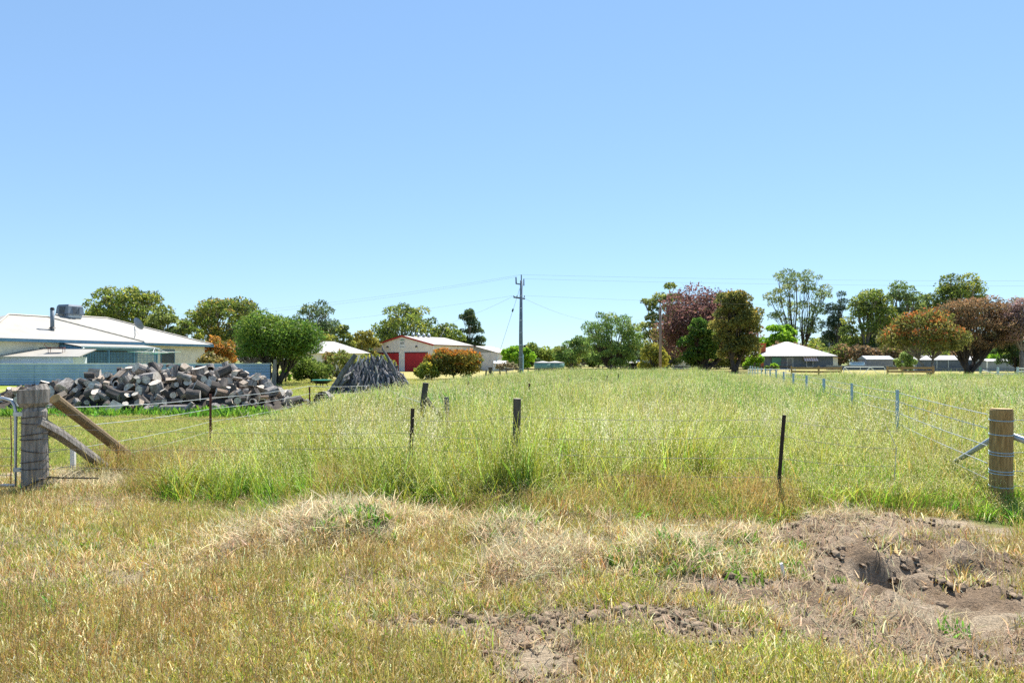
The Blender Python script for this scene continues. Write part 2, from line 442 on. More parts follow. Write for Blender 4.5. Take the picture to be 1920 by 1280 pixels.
# ------------------------------------------------------------------ scattering (uncountable ground cover only)
src = {}
def scatter(name, label, cat, meshes, pts, rot, scl):
    """one stuff object whose vertices carry copies of the small clump meshes"""
    c = bpy.data.collections.new(name + '_clumps')
    for i, me in enumerate(meshes):
        c.objects.link(bpy.data.objects.new(f'{name}_clump', me))
    me = bpy.data.meshes.new(name)
    me.vertices.add(len(pts)); me.vertices.foreach_set('co', np.asarray(pts, np.float32).ravel())
    a = me.attributes.new('rot', 'FLOAT_VECTOR', 'POINT'); a.data.foreach_set('vector', np.asarray(rot, np.float32).ravel())
    a = me.attributes.new('scl', 'FLOAT_VECTOR', 'POINT'); a.data.foreach_set('vector', np.asarray(scl, np.float32).ravel())
    a = me.attributes.new('pick', 'INT', 'POINT'); a.data.foreach_set('value', np.clip(((fbm(pts[:, 0], pts[:, 1], .35, 3, 95) - .5) * 3.2 + .5 + rng.normal(0, .22, len(pts))) * len(meshes), 0, len(meshes) - 1).astype(np.int32))
    me.update()
    o = link(name, me)
    tag(o, label, cat, kind='stuff')
    ng = bpy.data.node_groups.new(name, 'GeometryNodeTree')
    ng.interface.new_socket('Geometry', in_out='INPUT', socket_type='NodeSocketGeometry')
    ng.interface.new_socket('Geometry', in_out='OUTPUT', socket_type='NodeSocketGeometry')
    nn, ll = ng.nodes, ng.links
    gi, go = nn.new('NodeGroupInput'), nn.new('NodeGroupOutput')
    ip = nn.new('GeometryNodeInstanceOnPoints')
    ci = nn.new('GeometryNodeCollectionInfo'); ci.inputs[0].default_value = c
    ci.inputs['Separate Children'].default_value = True; ci.inputs['Reset Children'].default_value = True
    def na(nm, t):
        k = nn.new('GeometryNodeInputNamedAttribute'); k.data_type = t; k.inputs[0].default_value = nm
        return k.outputs[0]
    e2r = nn.new('FunctionNodeEulerToRotation')
    ll.new(gi.outputs[0], ip.inputs['Points']); ll.new(ci.outputs[0], ip.inputs['Instance'])
    ip.inputs['Pick Instance'].default_value = True
    ll.new(na('pick', 'INT'), ip.inputs['Instance Index'])
    ll.new(na('rot', 'FLOAT_VECTOR'), e2r.inputs[0]); ll.new(e2r.outputs[0], ip.inputs['Rotation'])
    ll.new(na('scl', 'FLOAT_VECTOR'), ip.inputs['Scale'])
    ll.new(ip.outputs[0], go.inputs[0])
    md = o.modifiers.new('scatter', 'NODES'); md.node_group = ng
    return o

def blades(spec, seed):
    """a clump mesh; spec rows: (count, h0, h1, width, spread, lean, bend, colour_base, colour_tip, jitter, seeds, seedcolour, seedsize)"""
    g = np.random.default_rng(seed)
    V, Fq, Cc = [], [], []
    for (n, h0, h1, w, spread, lean, bend, cb, ct, cj, seeds, sc, ss) in spec:
        for _ in range(n):
            a, r = g.uniform(0, 2 * math.pi), spread * math.sqrt(g.uniform())
            b = np.array([r * math.cos(a), r * math.sin(a), -.02])
            h = g.uniform(h0, h1)
            az = g.uniform(0, 2 * math.pi)
            ldir = np.array([math.cos(az), math.sin(az), 0])
            l0, bd = abs(g.normal(0, lean)), bend * g.uniform(.3, 1.3)
            wv = g.uniform(0, 2 * math.pi)
            wd = np.array([math.cos(wv), math.sin(wv), 0]) * w * .5 * g.uniform(.7, 1.3)
            ns = 4
            cjit = 1 + g.uniform(-cj, cj); hue = g.uniform(-cj, cj) * .5
            pts = []
            p = b.copy(); ang = l0
            for k in range(ns + 1):
                pts.append(p.copy())
                ang = l0 + bd * ((k + .5) / ns) ** 2
                p = p + (ldir * math.sin(ang) + np.array([0, 0, 1]) * math.cos(ang)) * h / ns
            base = len(V)
            for k, q in enumerate(pts):
                t = 1 - .75 * (k / ns) ** 1.5
                V.append(q - wd * t); V.append(q + wd * t)
            for k in range(ns):
                Fq.append((base + 2 * k, base + 2 * k + 1, base + 2 * k + 3, base + 2 * k + 2))
                f = (k + .5) / ns
                c = (np.array(cb) * (1 - f) + np.array(ct) * f) * cjit
                c[0] *= 1 + hue
                Cc.append(c)
            for s in range(seeds):
                f = g.uniform(.72, 1.02)
                i = min(ns - 1, int(f * ns)); q = pts[i] + (pts[i + 1] - pts[i]) * (f * ns - i)
                q = q + g.normal(0, ss * 1.1, 3) * np.array([1, 1, .7])
                dv = np.array([g.normal(0, .5), g.normal(0, .5), -1 if g.uniform() < .6 else .8]); dv /= np.linalg.norm(dv)
                sv = np.cross(dv, g.normal(0, 1, 3)); sv /= np.linalg.norm(sv) + 1e-6
                L_, W_ = ss * g.uniform(.9, 1.7), ss * .17
                base = len(V)
                V += [q - dv * L_ * .5, q + sv * W_, q + dv * L_ * .5, q - sv * W_]
                Fq.append((base, base + 1, base + 2, base + 3)); Cc.append(np.array(sc) * (1 + g.uniform(-.2, .2)))
    return np_mesh('clump', np.array(V), np.array(Fq), [M['grass']], fcol=np.clip(np.array(Cc), 0, 1))

GREEN, YEL, PALE, SEED = (.16, .33, .02), (.41, .41, .05), (.44, .45, .10), (.62, .57, .28)
RED, STR = (.42, .22, .05), (.62, .53, .30)
tall = [blades([(6, .5, .95, .010, .14, .12, .5, GREEN if k < 5 else YEL, (.40, .46, .11) if k < 4 else PALE, .45, 5, (.70, .66, .38), .019),
                (4, .45, .9, .010, .15, .12, .5, RED if k > 4 else YEL, (.46, .40, .10) if k > 5 else YEL, .25, 4, SEED, .018),
                (8, .25, .6, .014, .15, .22, .7, (.13, .26, .02), (.31, .45, .04), .45, 0, SEED, .02),
                (3, .3, .6, .008, .15, .35, .9, STR, PALE, .2, 0, SEED, .02)], 100 + k) for k in range(8)]
tall_far = [blades([(10, .5, .92, .020, .32, .12, .5, (.18, .29, .03), (.20 + .05 * k, .36 + .02 * k, .04 + .017 * k), .45, 2, (.60, .58, .30), .034),
                    (6, .5, .9, .018, .32, .18, .6, (.36, .38, .05), (.40, .42, .09), .45, 3, (.64, .61, .35), .034),
                    (9, .3, .62, .028, .32, .25, .7, (.13, .26, .02), (.30, .44, .05), .45, 0, SEED, .02)], 200 + k) for k in range(6)]
lush = [blades([(18, .16, .38, .010, .10, .25, .8, (.14, .34, .02), (.28, .50, .05), .35, 0, SEED, .02),
                (7, .2, .45, .006, .1, .15, .5, YEL, PALE, .2, 3, SEED, .02)], 300 + k) for k in range(5)]
low = [blades([(20, .03, .11, .008, .10, .75, .9, (.56, .46, .22), (.76, .66, .40), .5, 0, STR, .02),
               (5, .04, .12, .005, .09, .4, .8, (.36, .34, .06), (.52, .48, .11), .3, 1, (.66, .58, .16), .012),
               (9, .04, .11, .006, .09, .35, .7, (.42, .23, .06), (.58, .38, .13), .3, 1, (.48, .28, .09), .012),
               (3, .05, .12, .006, .08, .4, .9, (.20, .32, .03), (.34, .44, .06), .3, 0, STR, .02)], 400 + k) for k in range(7)]
low_green = [blades([(20, .04, .13, .006, .09, .4, .9, (.20, .33, .03), (.36, .45, .06), .3, 1, (.66, .60, .10), .010),
                     (12, .04, .15, .005, .09, .35, .8, (.44, .38, .10), (.58, .50, .17), .3, 1, STR, .014)], 500 + k) for k in range(5)]
stems = [blades([(7, .14, .34, .004, .12, .12, .25, (.26, .24, .06), (.42, .29, .10), .3, 4, (.38, .27, .12), .014),
                 (8, .06, .18, .005, .10, .3, .7, (.24, .30, .04), (.42, .42, .09), .3, 0, STR, .02)], 600 + k) for k in range(5)]
straw = [blades([(26, .12, .38, .008, .20, 1.4, .6, (.58, .47, .27), (.76, .66, .43), .45, 0, STR, .02),
                 (5, .12, .3, .005, .18, .8, .6, (.30, .24, .14), (.5, .42, .25), .3, 0, STR, .02)], 700 + k) for k in range(6)]
litter = [blades([(10, .05, .16, .006, .12, 1.35, .3, (.36, .28, .17), (.60, .50, .34), .35, 0, STR, .02)], 750 + k) for k in range(5)]
weed = [blades([(26, .05, .16, .03, .13, .8, .8, (.08, .20, .02), (.20, .38, .04), .3, 0, SEED, .02)], 800 + k) for k in range(4)]
lawn_t = [blades([(22, .03, .09, .008, .22, .5, .8, (.22, .30, .04), (.42, .44, .09), .3, 0, STR, .02),
                  (14, .03, .09, .008, .22, .5, .8, (.42, .34, .13), (.56, .48, .20), .3, 0, STR, .02)], 900 + k) for k in range(5)]

def sample(n, y0, y1, prob, wide=.86, pw=1.0, xr=None, sc=(.8, 1.2), zs=None, tilt=.12):
    u = rng.uniform(0, 1, n)
    y = (y0 ** (2 - pw) + u * (y1 ** (2 - pw) - y0 ** (2 - pw))) ** (1 / (2 - pw)) if pw != 2 else y0 * (y1 / y0) ** u
    x = rng.uniform(-1, 1, n) * (wide * y + 1.0)
    if xr: x = rng.uniform(xr[0], xr[1], n)
    k = rng.uniform(0, 1, n) < prob(x, y)
    x, y = x[k], y[k]; n = len(x)
    pts = np.stack([x, y, gh(x, y)], -1)
    rot = np.stack([rng.normal(0, tilt, n), rng.normal(0, tilt, n), rng.uniform(0, 6.283, n)], -1)
    s = rng.uniform(sc[0], sc[1], n)
    h = s * (zs(x, y) if zs else 1)
    return pts, rot, np.stack([s, s, h], -1)

def cat3(*a):
    return [np.concatenate(v) for v in zip(*a)]

def bare(x, y): return np.clip(m_soil(x, y) * 1.15 + m_sand(x, y) * 1.2 + .72 * m_gap(x, y), 0, 1)
def hgt(x, y): return (.42 + .58 * sstep(0, 3.2, x - xl(y))) * (.42 + .58 * sstep(-.3, 1.9, y - yfront(x))) * (.62 + .40 * fbm(x, y, .5, 3, 61) + .55 * fbm(x, y, 1.7, 3, 64)) - .28 * np.exp(-((x - 3.6) / 1.0) ** 2) * (y < 11) - .2 * (x > X(1400, 1) * 1.0 * y * .9) 
scatter('tall_grass', 'tall seeding wild oat grass filling the fenced paddock', 'grass', tall,
        *cat3(sample(15000, 7.2, 17, lambda x, y: m_tall(x, y) * (.45 + .5 * sstep(.35, .6, fbm(x, y, 1.3, 3, 65))), zs=hgt, tilt=.2),
              sample(2600, 7.4, 9.4, lambda x, y: (1 - sstep(.3, .7, np.abs(y - (8.15 - .09 * (x + 1))))) * sstep(.44, .62, fbm(x, y, 1.0, 3, 66)) * (x > -4.2) * (x < 2.7) * .8, xr=(-5, 4), zs=lambda x, y: (.5 + .6 * fbm(x, y, 1.3, 2, 62)) * (.55 + .45 * sstep(7.4, 8.2, y)), tilt=.22),
              sample(34, 7.7, 8.1, lambda x, y: 1 + 0 * x, xr=(-.25, .25), zs=lambda x, y: 1.2 + 0 * x),
              sample(1700, 7.6, 11, lambda x, y: .8 * (1 - m_sand(x, y)) * sstep(.35, .6, fbm(x, y, .8, 2, 63)), xr=(3.0, 10), zs=lambda x, y: .5 + .3 * sstep(8, 10, y))))
rusty = [blades([(9, .22, .5, .006, .13, .15, .35, (.40, .19, .04), (.50, .38, .12), .3, 3, (.50, .40, .2), .016),
                 (9, .15, .4, .008, .13, .3, .7, (.26, .34, .03), (.42, .46, .07), .3, 0, SEED, .02),
                 (5, .15, .4, .006, .13, .5, .8, STR, (.66, .58, .34), .3, 0, SEED, .02)], 950 + k) for k in range(5)]
scatter('rusty_grass', 'rusty stemmed knee high grass along the ragged front of the tall grass', 'grass', rusty,
        *cat3(sample(9500, 6.9, 10.4, lambda x, y: sstep(.38, .6, fbm(x, y, .9, 3, 67)) * sstep(-.9, 0, y - yfront(x)) * (1 - sstep(1.2, 2.4, y - yfront(x))) * (1 - bare(x, y)), zs=lambda x, y: .45 + .6 * sstep(-.9, 1, y - yfront(x)), tilt=.2),
              sample(900, 4.8, 7.5, lambda x, y: sstep(.58, .7, fbm(x, y, 1.1, 3, 68)) * (1 - bare(x, y)), sc=(.4, .7))))
scatter('field_grass', 'pale field of tall grass stretching back to the rail fence', 'grass', tall_far,
        *cat3(sample(17000, 15, 32, m_tall, zs=hgt), sample(24000, 31, 60, m_tall, zs=lambda x, y: hgt(x, y) * 1.05, pw=1.2)))
stalk = [blades([(5, .75, 1.12, .008, .16, .14, .7, (.30, .36, .05), (.60, .56, .28), .35, 12, (.78, .73, .50), .024)], 980 + k) for k in range(5)]
scatter('seed_stalks', 'tall wispy pale seed stalks nodding above the paddock grass', 'grass', stalk,
        *sample(5200, 8, 34, lambda x, y: m_tall(x, y) * sstep(.5, .62, fbm(x, y, .6, 3, 69)) * sstep(.5, 3, x - xl(y)), tilt=.2, sc=(.75, 1.1)))
scatter('lush_grass', 'bright green leafy grass around the new fence post', 'grass', lush,
        *cat3(sample(9000, 6.3, 12, lambda x, y: m_lush(x, y) * (1 - bare(x, y)), zs=lambda x, y: .55 + .75 * sstep(7.3, 9, y)),
              sample(2600, 7.5, 13, lambda x, y: .55 * (x > 3.3) * (1 - m_sand(x, y)), xr=(3.3, 11))))
scatter('short_dry_grass', 'short dry yellow and brown grass over the verge', 'grass', low,
        *sample(26000, 2.2, 10.5, lambda x, y: (1 - bare(x, y) * .97) * (1 - .8 * m_straw(x, y)) * (1 - m_tall(x, y)), sc=(.7, 1.5)))
scatter('short_green_grass', 'low green and yellow grass mixed through the verge', 'grass', low_green,
        *sample(10500, 2.2, 10, lambda x, y: (1 - bare(x, y) * .97) * (1 - .9 * m_straw(x, y)) * (1 - m_tall(x, y)) * sstep(.49, .63, fbm(x, y, .8, 3, 71) + .10 * sstep(4.9, 3.9, y) * (x < .3) - .05 * sstep(4.8, 6, y)), sc=(.7, 1.6)))
scatter('thin_seed_stems', 'thin upright brown seed stems standing in the verge', 'grass', stems,
        *sample(5200, 2.2, 8.5, lambda x, y: (1 - bare(x, y)) * (1 - m_straw(x, y)) * (1 - m_tall(x, y)) * sstep(.47, .62, fbm(x, y, .9, 3, 75) + .14 * (1 - sstep(4.0, 5.0, y))), sc=(.6, 1.1)))
scatter('dry_straw', 'heaps of pale dry cut straw on the verge', 'straw', straw,
        *cat3(sample(15000, 4.5, 9.6, lambda x, y: m_straw(x, y) ** 1.4, sc=(.5, 1.1), tilt=.25, zs=lambda x, y: .45 + 0 * x),
              sample(170, 8.75, 9.6, lambda x, y: 1 + 0 * x, xr=(-5.95, -5.1), sc=(.6, 1.0), tilt=.4, zs=lambda x, y: .8 + 0 * x)))
scatter('straw_litter', 'loose bits of dead straw over the bare soil', 'straw', litter,
        *sample(24000, 2.2, 9, lambda x, y: np.clip(m_soil(x, y) * .5 + .75 * m_gap(x, y) + .22, 0, 1) * (1 - .85 * m_sand(x, y)) * sstep(.34, .52, fbm(x, y, 1.7, 3, 77)), sc=(.5, 1.3), tilt=.5))
scatter('broadleaf_weeds', 'clumps of low green broadleaf weeds', 'weeds', weed,
        *cat3(sample(9000, 4, 9, lambda x, y: (1 - bare(x, y) * .95) * (1 - m_tall(x, y)) * (.6 * m_lush(x, y) + .35 * sstep(.62, .7, fbm(x, y, 1.3, 3, 79))), sc=(.4, .9)),
              sample(1500, 19, 24, lambda x, y: (1 - sstep(.4, 1.0, np.abs(y - 21.0 - .25 * np.sin(x)))) * sstep(.4, .5, fbm(x, y, .8, 2, 80)), xr=(-18, -6.5), sc=(1.2, 2.6))))
scatter('mown_lawn', 'short mown yellow green lawn beside the log pile', 'lawn', lawn_t,
        *cat3(sample(16000, 9.5, 24, lambda x, y: (1 - m_tall(x, y)) * (x < xl(y) + .5) * (1 - .9 * m_sand(x, y)), xr=(-20, -4.5), sc=(.8, 1.5)),
              sample(12000, 24, 60, lambda x, y: (1 - m_tall(x, y)) * (x < xl(y) + 2), xr=(-26, 4), sc=(1.2, 2.4))))

# clods of turned soil
def clods():
    V, Fq = [], []
    g = np.random.default_rng(5)
    pts, _, _ = sample(15000, 3.4, 8, lambda x, y: m_soil(x, y) ** 1.5 * (1 - .8 * m_sand(x, y)) * sstep(.38, .6, fbm(x, y, 1.4, 3, 83)))
    t = np.array([(1, 0, 0), (-1, 0, 0), (0, 1, 0), (0, -1, 0), (0, 0, 1), (0, 0, -1)], float)
    t = np.concatenate([t, np.array([(a, b, c) for a in (-.58, .58) for b in (-.58, .58) for c in (-.58, .58)])])
    F0 = []
    ax = {(0, 1): 0, (0, -1): 1, (1, 1): 2, (1, -1): 3, (2, 1): 4, (2, -1): 5}
    for (i, s), c in ax.items():
        cs = [k for k in range(6, 14) if t[k][i] * s > 0]
        j, l = [q for q in range(3) if q != i]
        cs.sort(key=lambda k: math.atan2(t[k][l], t[k][j]))
        for a in range(4): F0.append((c, cs[a], cs[(a + 1) % 4]))
    F0 = np.array(F0)
    for p in pts:
        r = .010 + .036 * g.uniform() ** 2.4 + (.03 * g.uniform() if g.uniform() < .05 else 0)
        q = t * (1 + g.uniform(-.3, .3, (14, 1))) * r * np.array([g.uniform(.8, 1.4), g.uniform(.8, 1.4), g.uniform(.5, .9)])
        Fq.append(F0 + len(V) * 14); V.append(q + p + np.array([0, 0, r * .2]))
    return np_mesh('soil_clods', np.concatenate(V), np.concatenate(Fq), [M['clod']])
tag(link('soil_clods', clods()), 'crumbled brown clods of turned soil around the hole', 'soil', kind='stuff')

# ------------------------------------------------------------------ trees and shrubs
def foliage(name, parent, lobes, n, size, aspect, palette, droop=0.0, seed=0, tip=None, flat=.8, shell=.55, under=-.55):
    """many small leaf-spray faces spread through the lobes of a crown"""
    g = np.random.default_rng(seed)
    lobes = np.array(lobes, float)                      # x y z r
    w = lobes[:, 3] ** 2; w /= w.sum()
    li = g.choice(len(lobes), n, p=w)
    d_ = g.normal(0, 1, (n, 3)); d_ /= np.linalg.norm(d_, axis=1)[:, None]
    low_ = d_[:, 2] < under                     # sprays sit on the upper side of each clump
    d_[low_, 2] = np.abs(d_[low_, 2]) * g.uniform(-.3, 1, low_.sum()); d_ /= np.linalg.norm(d_, axis=1)[:, None]
    rad = lobes[li, 3] * (shell + (1 - shell) * g.uniform(0, 1, n) ** .6) * (1 + g.normal(0, .09, n))
    c = lobes[li, :3] + d_ * rad[:, None] * np.array([1, 1, flat])
    ax = g.normal(0, 1, (n, 3)); ax[:, 2] -= droop * 1.6
    ax += d_ * .5
    ax /= np.linalg.norm(ax, axis=1)[:, None]
    sd = np.cross(ax, g.normal(0, 1, (n, 3))); sd /= np.linalg.norm(sd, axis=1)[:, None] + 1e-9
    s = size * g.uniform(.55, 1.35, n)
    a, b = ax * s[:, None] * .5, sd * (s * aspect)[:, None] * .5
    V = np.stack([c - a, c + b - a * .15, c + a, c - b - a * .15], 1).reshape(-1, 3)
    pal = np.array([p[:3] for p in palette]); pw = np.array([p[3] for p in palette]); pw = pw / pw.sum()
    lp = g.choice(len(pal), len(lobes), p=pw)           # each clump leans to one tone of the tree
    pick = np.where(g.uniform(0, 1, n) < .5, lp[li], g.choice(len(pal), n, p=pw))
    C_ = pal[pick] * g.uniform(1.0, 1.75, (n, 1))
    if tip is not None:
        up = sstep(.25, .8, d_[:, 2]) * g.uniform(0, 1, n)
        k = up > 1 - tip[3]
        C_[k] = np.array(tip[:3]) * g.uniform(.75, 1.25, (k.sum(), 1))  # upward sprays recoloured: new growth, and sunlit highlights put into the leaf colour
    return link(name, np_mesh(name, V, np.arange(4 * n).reshape(-1, 4), [M['leaf']], fcol=np.clip(C_, 0, 1)), parent)

def make_tree(name, label, cat, px, D, top, bottom, width, palette, n=3500, size=.4, aspect=.5, trunk_px=None, lobes=22, lobe_r=.27,
              droop=.3, bark='bark_grey', tip=None, stems=1, fork=.35, seed=0, shape='dome', group=None, limb_r=.05, flat=.74, depth=.8, trunk_r=None, shell=.55):
    g = random.Random(seed)
    tx = X(trunk_px if trunk_px else px, D)
    root = empty(name, (tx, D, 0), 0, label, cat, group)
    rx, cx = width / 2 * D / FOC, X(px, D) - tx
    zt, zb = Z(top, D), max(.15, Z(bottom, D))
    cz, rz, ry = (zt + zb) / 2, (zt - zb) / 2, rx * depth
    L_ = []
    lr = lobe_r * 1.25 * min(rx, rz * 1.5)
    for k in range(int(lobes * 1.4)):
        for _ in range(30):
            ph, ct = g.uniform(0, 2 * math.pi), g.uniform(-.85, 1)
            rr = g.uniform(.35, 1) ** .5
            st = math.sqrt(1 - ct * ct)
            p = [st * math.cos(ph) * rr, st * math.sin(ph) * rr, ct * rr]
            if shape == 'vase':
                f = (p[2] + 1) / 2; p[0] *= .35 + .75 * f; p[1] *= .35 + .75 * f
            elif shape == 'column':
                f = (p[2] + 1) / 2; p[0] *= 1.05 - .65 * f; p[1] *= 1.05 - .65 * f
            elif shape == 'umbrella':
                p[2] = 1 - (1 - p[2]) * .6 - (p[0] ** 2 + p[1] ** 2) * .45
            if all(math.dist(p, q[4]) > .22 for q in L_) or _ == 29: break
        r = lr * g.uniform(.7, 1.3)
        L_.append((cx + p[0] * (rx - r * .6), p[1] * (ry - r * .6), cz + p[2] * (rz - r * .6), r, p))
    q_ = np.array([l[:4] for l in L_])       # stretch the clumps so that they fill the crown's outline
    for ax_, lo, hi in ((0, cx - rx, cx + rx), (2, zb, zt)):
        a_, b_ = q_[np.argmin(q_[:, ax_] - q_[:, 3]), :], q_[np.argmax(q_[:, ax_] + q_[:, 3]), :]
        l0, h0 = a_[ax_], b_[ax_]
        l1, h1 = lo + a_[3] * .9, hi - b_[3] * (.9 if ax_ == 0 else .75)
        q_[:, ax_] = l1 + (q_[:, ax_] - l0) * (h1 - l1) / max(.01, h0 - l0)
    L_ = [tuple(v) for v in q_]
    # trunk and limbs
    tr = trunk_r or max(.08, .03 * (zt))
    fz = max(.3, zb * .6 + zt * fork * .25)
    tmb, tops = MB(), []
    for s in range(stems):
        a = 2 * math.pi * s / stems + g.uniform(0, 1)
        sp = 0 if stems == 1 else rx * .22
        top_p = (cx * .5 + math.cos(a) * sp, math.sin(a) * sp * .6, fz)
        mid = (top_p[0] * .4 + g.uniform(-.1, .1), top_p[1] * .4, fz * .5)
        tmb.tube([(math.cos(a) * sp * .12, math.sin(a) * sp * .12, -.1), mid, top_p], [tr * 1.3, tr, tr * .8], 8, jit=.12, seed=seed + s)
        tops.append(Vector(top_p))
    tmb.build('trunk', M[bark], root, smooth=True)
    lmb = MB()
    for k, l in enumerate(L_):
        e = Vector(l[:3]); b = min(tops, key=lambda t: (t - e).length)
        m1 = b.lerp(e, .45) + Vector((g.uniform(-.2, .2) * rx * .4, g.uniform(-.2, .2) * rx * .4, (e.z - b.z) * .12))
        r0 = max(.02, tr * g.uniform(.28, .55))
        lmb.tube([b, m1, e], [r0, r0 * .6, r0 * .22], 5, cap=False)
        for q in range(2):
            e2 = e + Vector((g.uniform(-1, 1), g.uniform(-1, 1), g.uniform(-.3, 1))) * l[3] * .8
            lmb.tube([m1.lerp(e, .5), e2], [r0 * .35, r0 * .12], 4, cap=False)
    lmb.build('limbs', M[bark], root, smooth=True)
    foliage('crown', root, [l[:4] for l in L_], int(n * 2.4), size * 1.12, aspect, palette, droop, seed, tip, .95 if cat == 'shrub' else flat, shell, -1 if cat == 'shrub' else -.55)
    return root

GUM = [(.11, .16, .03, 3), (.17, .22, .04, 3), (.26, .27, .05, 2), (.06, .09, .03, 2)]
GUMD = [(.06, .10, .045, 3), (.09, .13, .055, 3), (.14, .17, .06, 1)]
DKG = [(.055, .115, .02, 3), (.095, .165, .025, 3), (.15, .20, .03, 1.5)]
LIME = [(.16, .30, .02, 3), (.24, .38, .03, 3), (.11, .22, .02, 2)]
OLIVE = [(.12, .13, .03, 3), (.16, .16, .04, 2), (.08, .10, .03, 2), (.22, .19, .05, 1)]
ORANGE = [(.34, .15, .03, 3), (.24, .16, .03, 2), (.15, .14, .03, 2), (.42, .21, .04, 1)]
PURP = [(.14, .07, .065, 3), (.19, .10, .08, 3), (.10, .06, .05, 2), (.15, .13, .04, 1)]
BROWN = [(.17, .11, .06, 3), (.12, .09, .05, 3), (.22, .14, .07, 2), (.08, .08, .04, 2)]
PINK = [(.34, .23, .22, 3), (.26, .18, .16, 2), (.20, .17, .11, 2)]
PEPPER = [(.11, .19, .045, 3), (.16, .24, .06, 3), (.08, .13, .04, 2), (.24, .26, .07, 1)]

T = make_tree
# behind the cream house
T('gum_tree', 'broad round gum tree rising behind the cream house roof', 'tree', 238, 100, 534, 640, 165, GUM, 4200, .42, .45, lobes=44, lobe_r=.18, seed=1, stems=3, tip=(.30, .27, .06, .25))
T('gum_tree', 'smaller light green gum between the two broad gums', 'tree', 305, 92, 574, 670, 75, [(.16, .20, .05, 3), (.22, .25, .06, 2), (.10, .13, .04, 2)], 2200, .40, .45, lobes=18, seed=2)
T('gum_tree', 'broad gum with golden highlight tips behind the rounded green tree', 'tree', 420, 98, 555, 655, 165, GUM, 4000, .42, .45, lobes=42, lobe_r=.18, seed=3, stems=3, tip=(.34, .26, .06, .35))
T('gum_tree', 'small umbrella shaped gum peeping over the rounded green tree', 'tree', 596, 110, 562, 640, 98, GUMD, 2000, .42, .42, lobes=20, seed=4, shape='umbrella', stems=2)
T('gum_tree', 'thin pale gum filling the gap above the house eave', 'tree', 352, 90, 600, 690, 60, GUM, 1500, .38, .42, lobes=14, seed=5)
T('orange_shrub', 'tall orange tinted shrub at the far corner of the cream house', 'shrub', 412, 68, 630, 700, 62, ORANGE, 1900, .26, .5, lobes=18, seed=6, bark='bark_dark')
T('olive_shrub', 'olive brown shrub just behind the corrugated fence top', 'shrub', 402, 62, 660, 710, 66, [(.20, .17, .05, 3), (.28, .20, .06, 2), (.12, .12, .04, 2)], 1500, .24, .5, lobes=14, seed=7, bark='bark_dark')
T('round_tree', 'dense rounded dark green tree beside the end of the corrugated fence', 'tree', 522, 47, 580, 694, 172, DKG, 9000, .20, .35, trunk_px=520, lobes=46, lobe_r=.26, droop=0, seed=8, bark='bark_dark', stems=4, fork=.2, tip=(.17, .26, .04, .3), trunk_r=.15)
T('green_shrub', 'bushy green shrub under the right side of the rounded tree', 'shrub', 585, 50, 668, 722, 80, [(.12, .18, .03, 3), (.19, .24, .05, 2), (.08, .12, .03, 2)], 2200, .18, .45, lobes=18, seed=9, bark='bark_dark')
T('green_shrub', 'reddish green shrub between rounded tree and stacked branches', 'shrub', 632, 54, 655, 720, 60, [(.14, .17, .04, 3), (.26, .14, .06, 1), (.20, .24, .05, 2)], 1500, .18, .45, lobes=14, seed=10, bark='bark_dark')
T('green_shrub', 'small green shrub right beside the rounded tree trunk', 'shrub', 536, 52, 686, 716, 26, LIME, 500, .14, .45, lobes=7, seed=11, bark='bark_dark')
T('olive_tree', 'olive green tree behind the half hidden white roof', 'tree', 634, 100, 608, 690, 70, GUM, 2000, .38, .45, lobes=16, seed=12, tip=(.30, .26, .05, .3))
T('wattle_tree', 'yellowish wattle between white roof and red door shed', 'tree', 684, 105, 620, 690, 62, [(.22, .21, .05, 3), (.30, .26, .04, 2), (.13, .14, .04, 2)], 1800, .38, .45, lobes=16, seed=13)
T('yellow_shrub', 'low yellow green shrub behind the stacked branches', 'shrub', 690, 72, 664, 705, 110, [(.20, .25, .04, 3), (.28, .26, .05, 2), (.12, .16, .04, 2)], 2000, .24, .45, lobes=18, seed=14, bark='bark_dark')
T('gum_tree', 'open topped gum with two heads behind the red door shed', 'tree', 764, 150, 567, 680, 135, GUM, 3000, .55, .45, lobes=34, lobe_r=.17, seed=15, stems=3)
T('gum_tree', 'low grey green gum behind the shed roof ridge', 'tree', 845, 145, 604, 680, 80, GUM, 1900, .52, .45, lobes=14, seed=16)
T('gum_tree', 'dark upright gum standing behind the shed annex', 'tree', 880, 150, 579, 680, 62, GUMD, 2300, .55, .42, lobes=18, seed=17, shape='column')
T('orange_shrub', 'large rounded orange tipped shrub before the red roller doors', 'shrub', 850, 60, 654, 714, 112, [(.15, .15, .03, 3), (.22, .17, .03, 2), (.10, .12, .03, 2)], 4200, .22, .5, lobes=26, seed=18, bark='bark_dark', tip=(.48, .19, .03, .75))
T('yellow_shrub', 'small yellow green shrub against the orange tipped shrub', 'shrub', 800, 58, 680, 714, 48, [(.22, .27, .04, 3), (.34, .30, .04, 2), (.13, .17, .03, 2)], 1300, .20, .5, lobes=12, seed=19, bark='bark_dark')
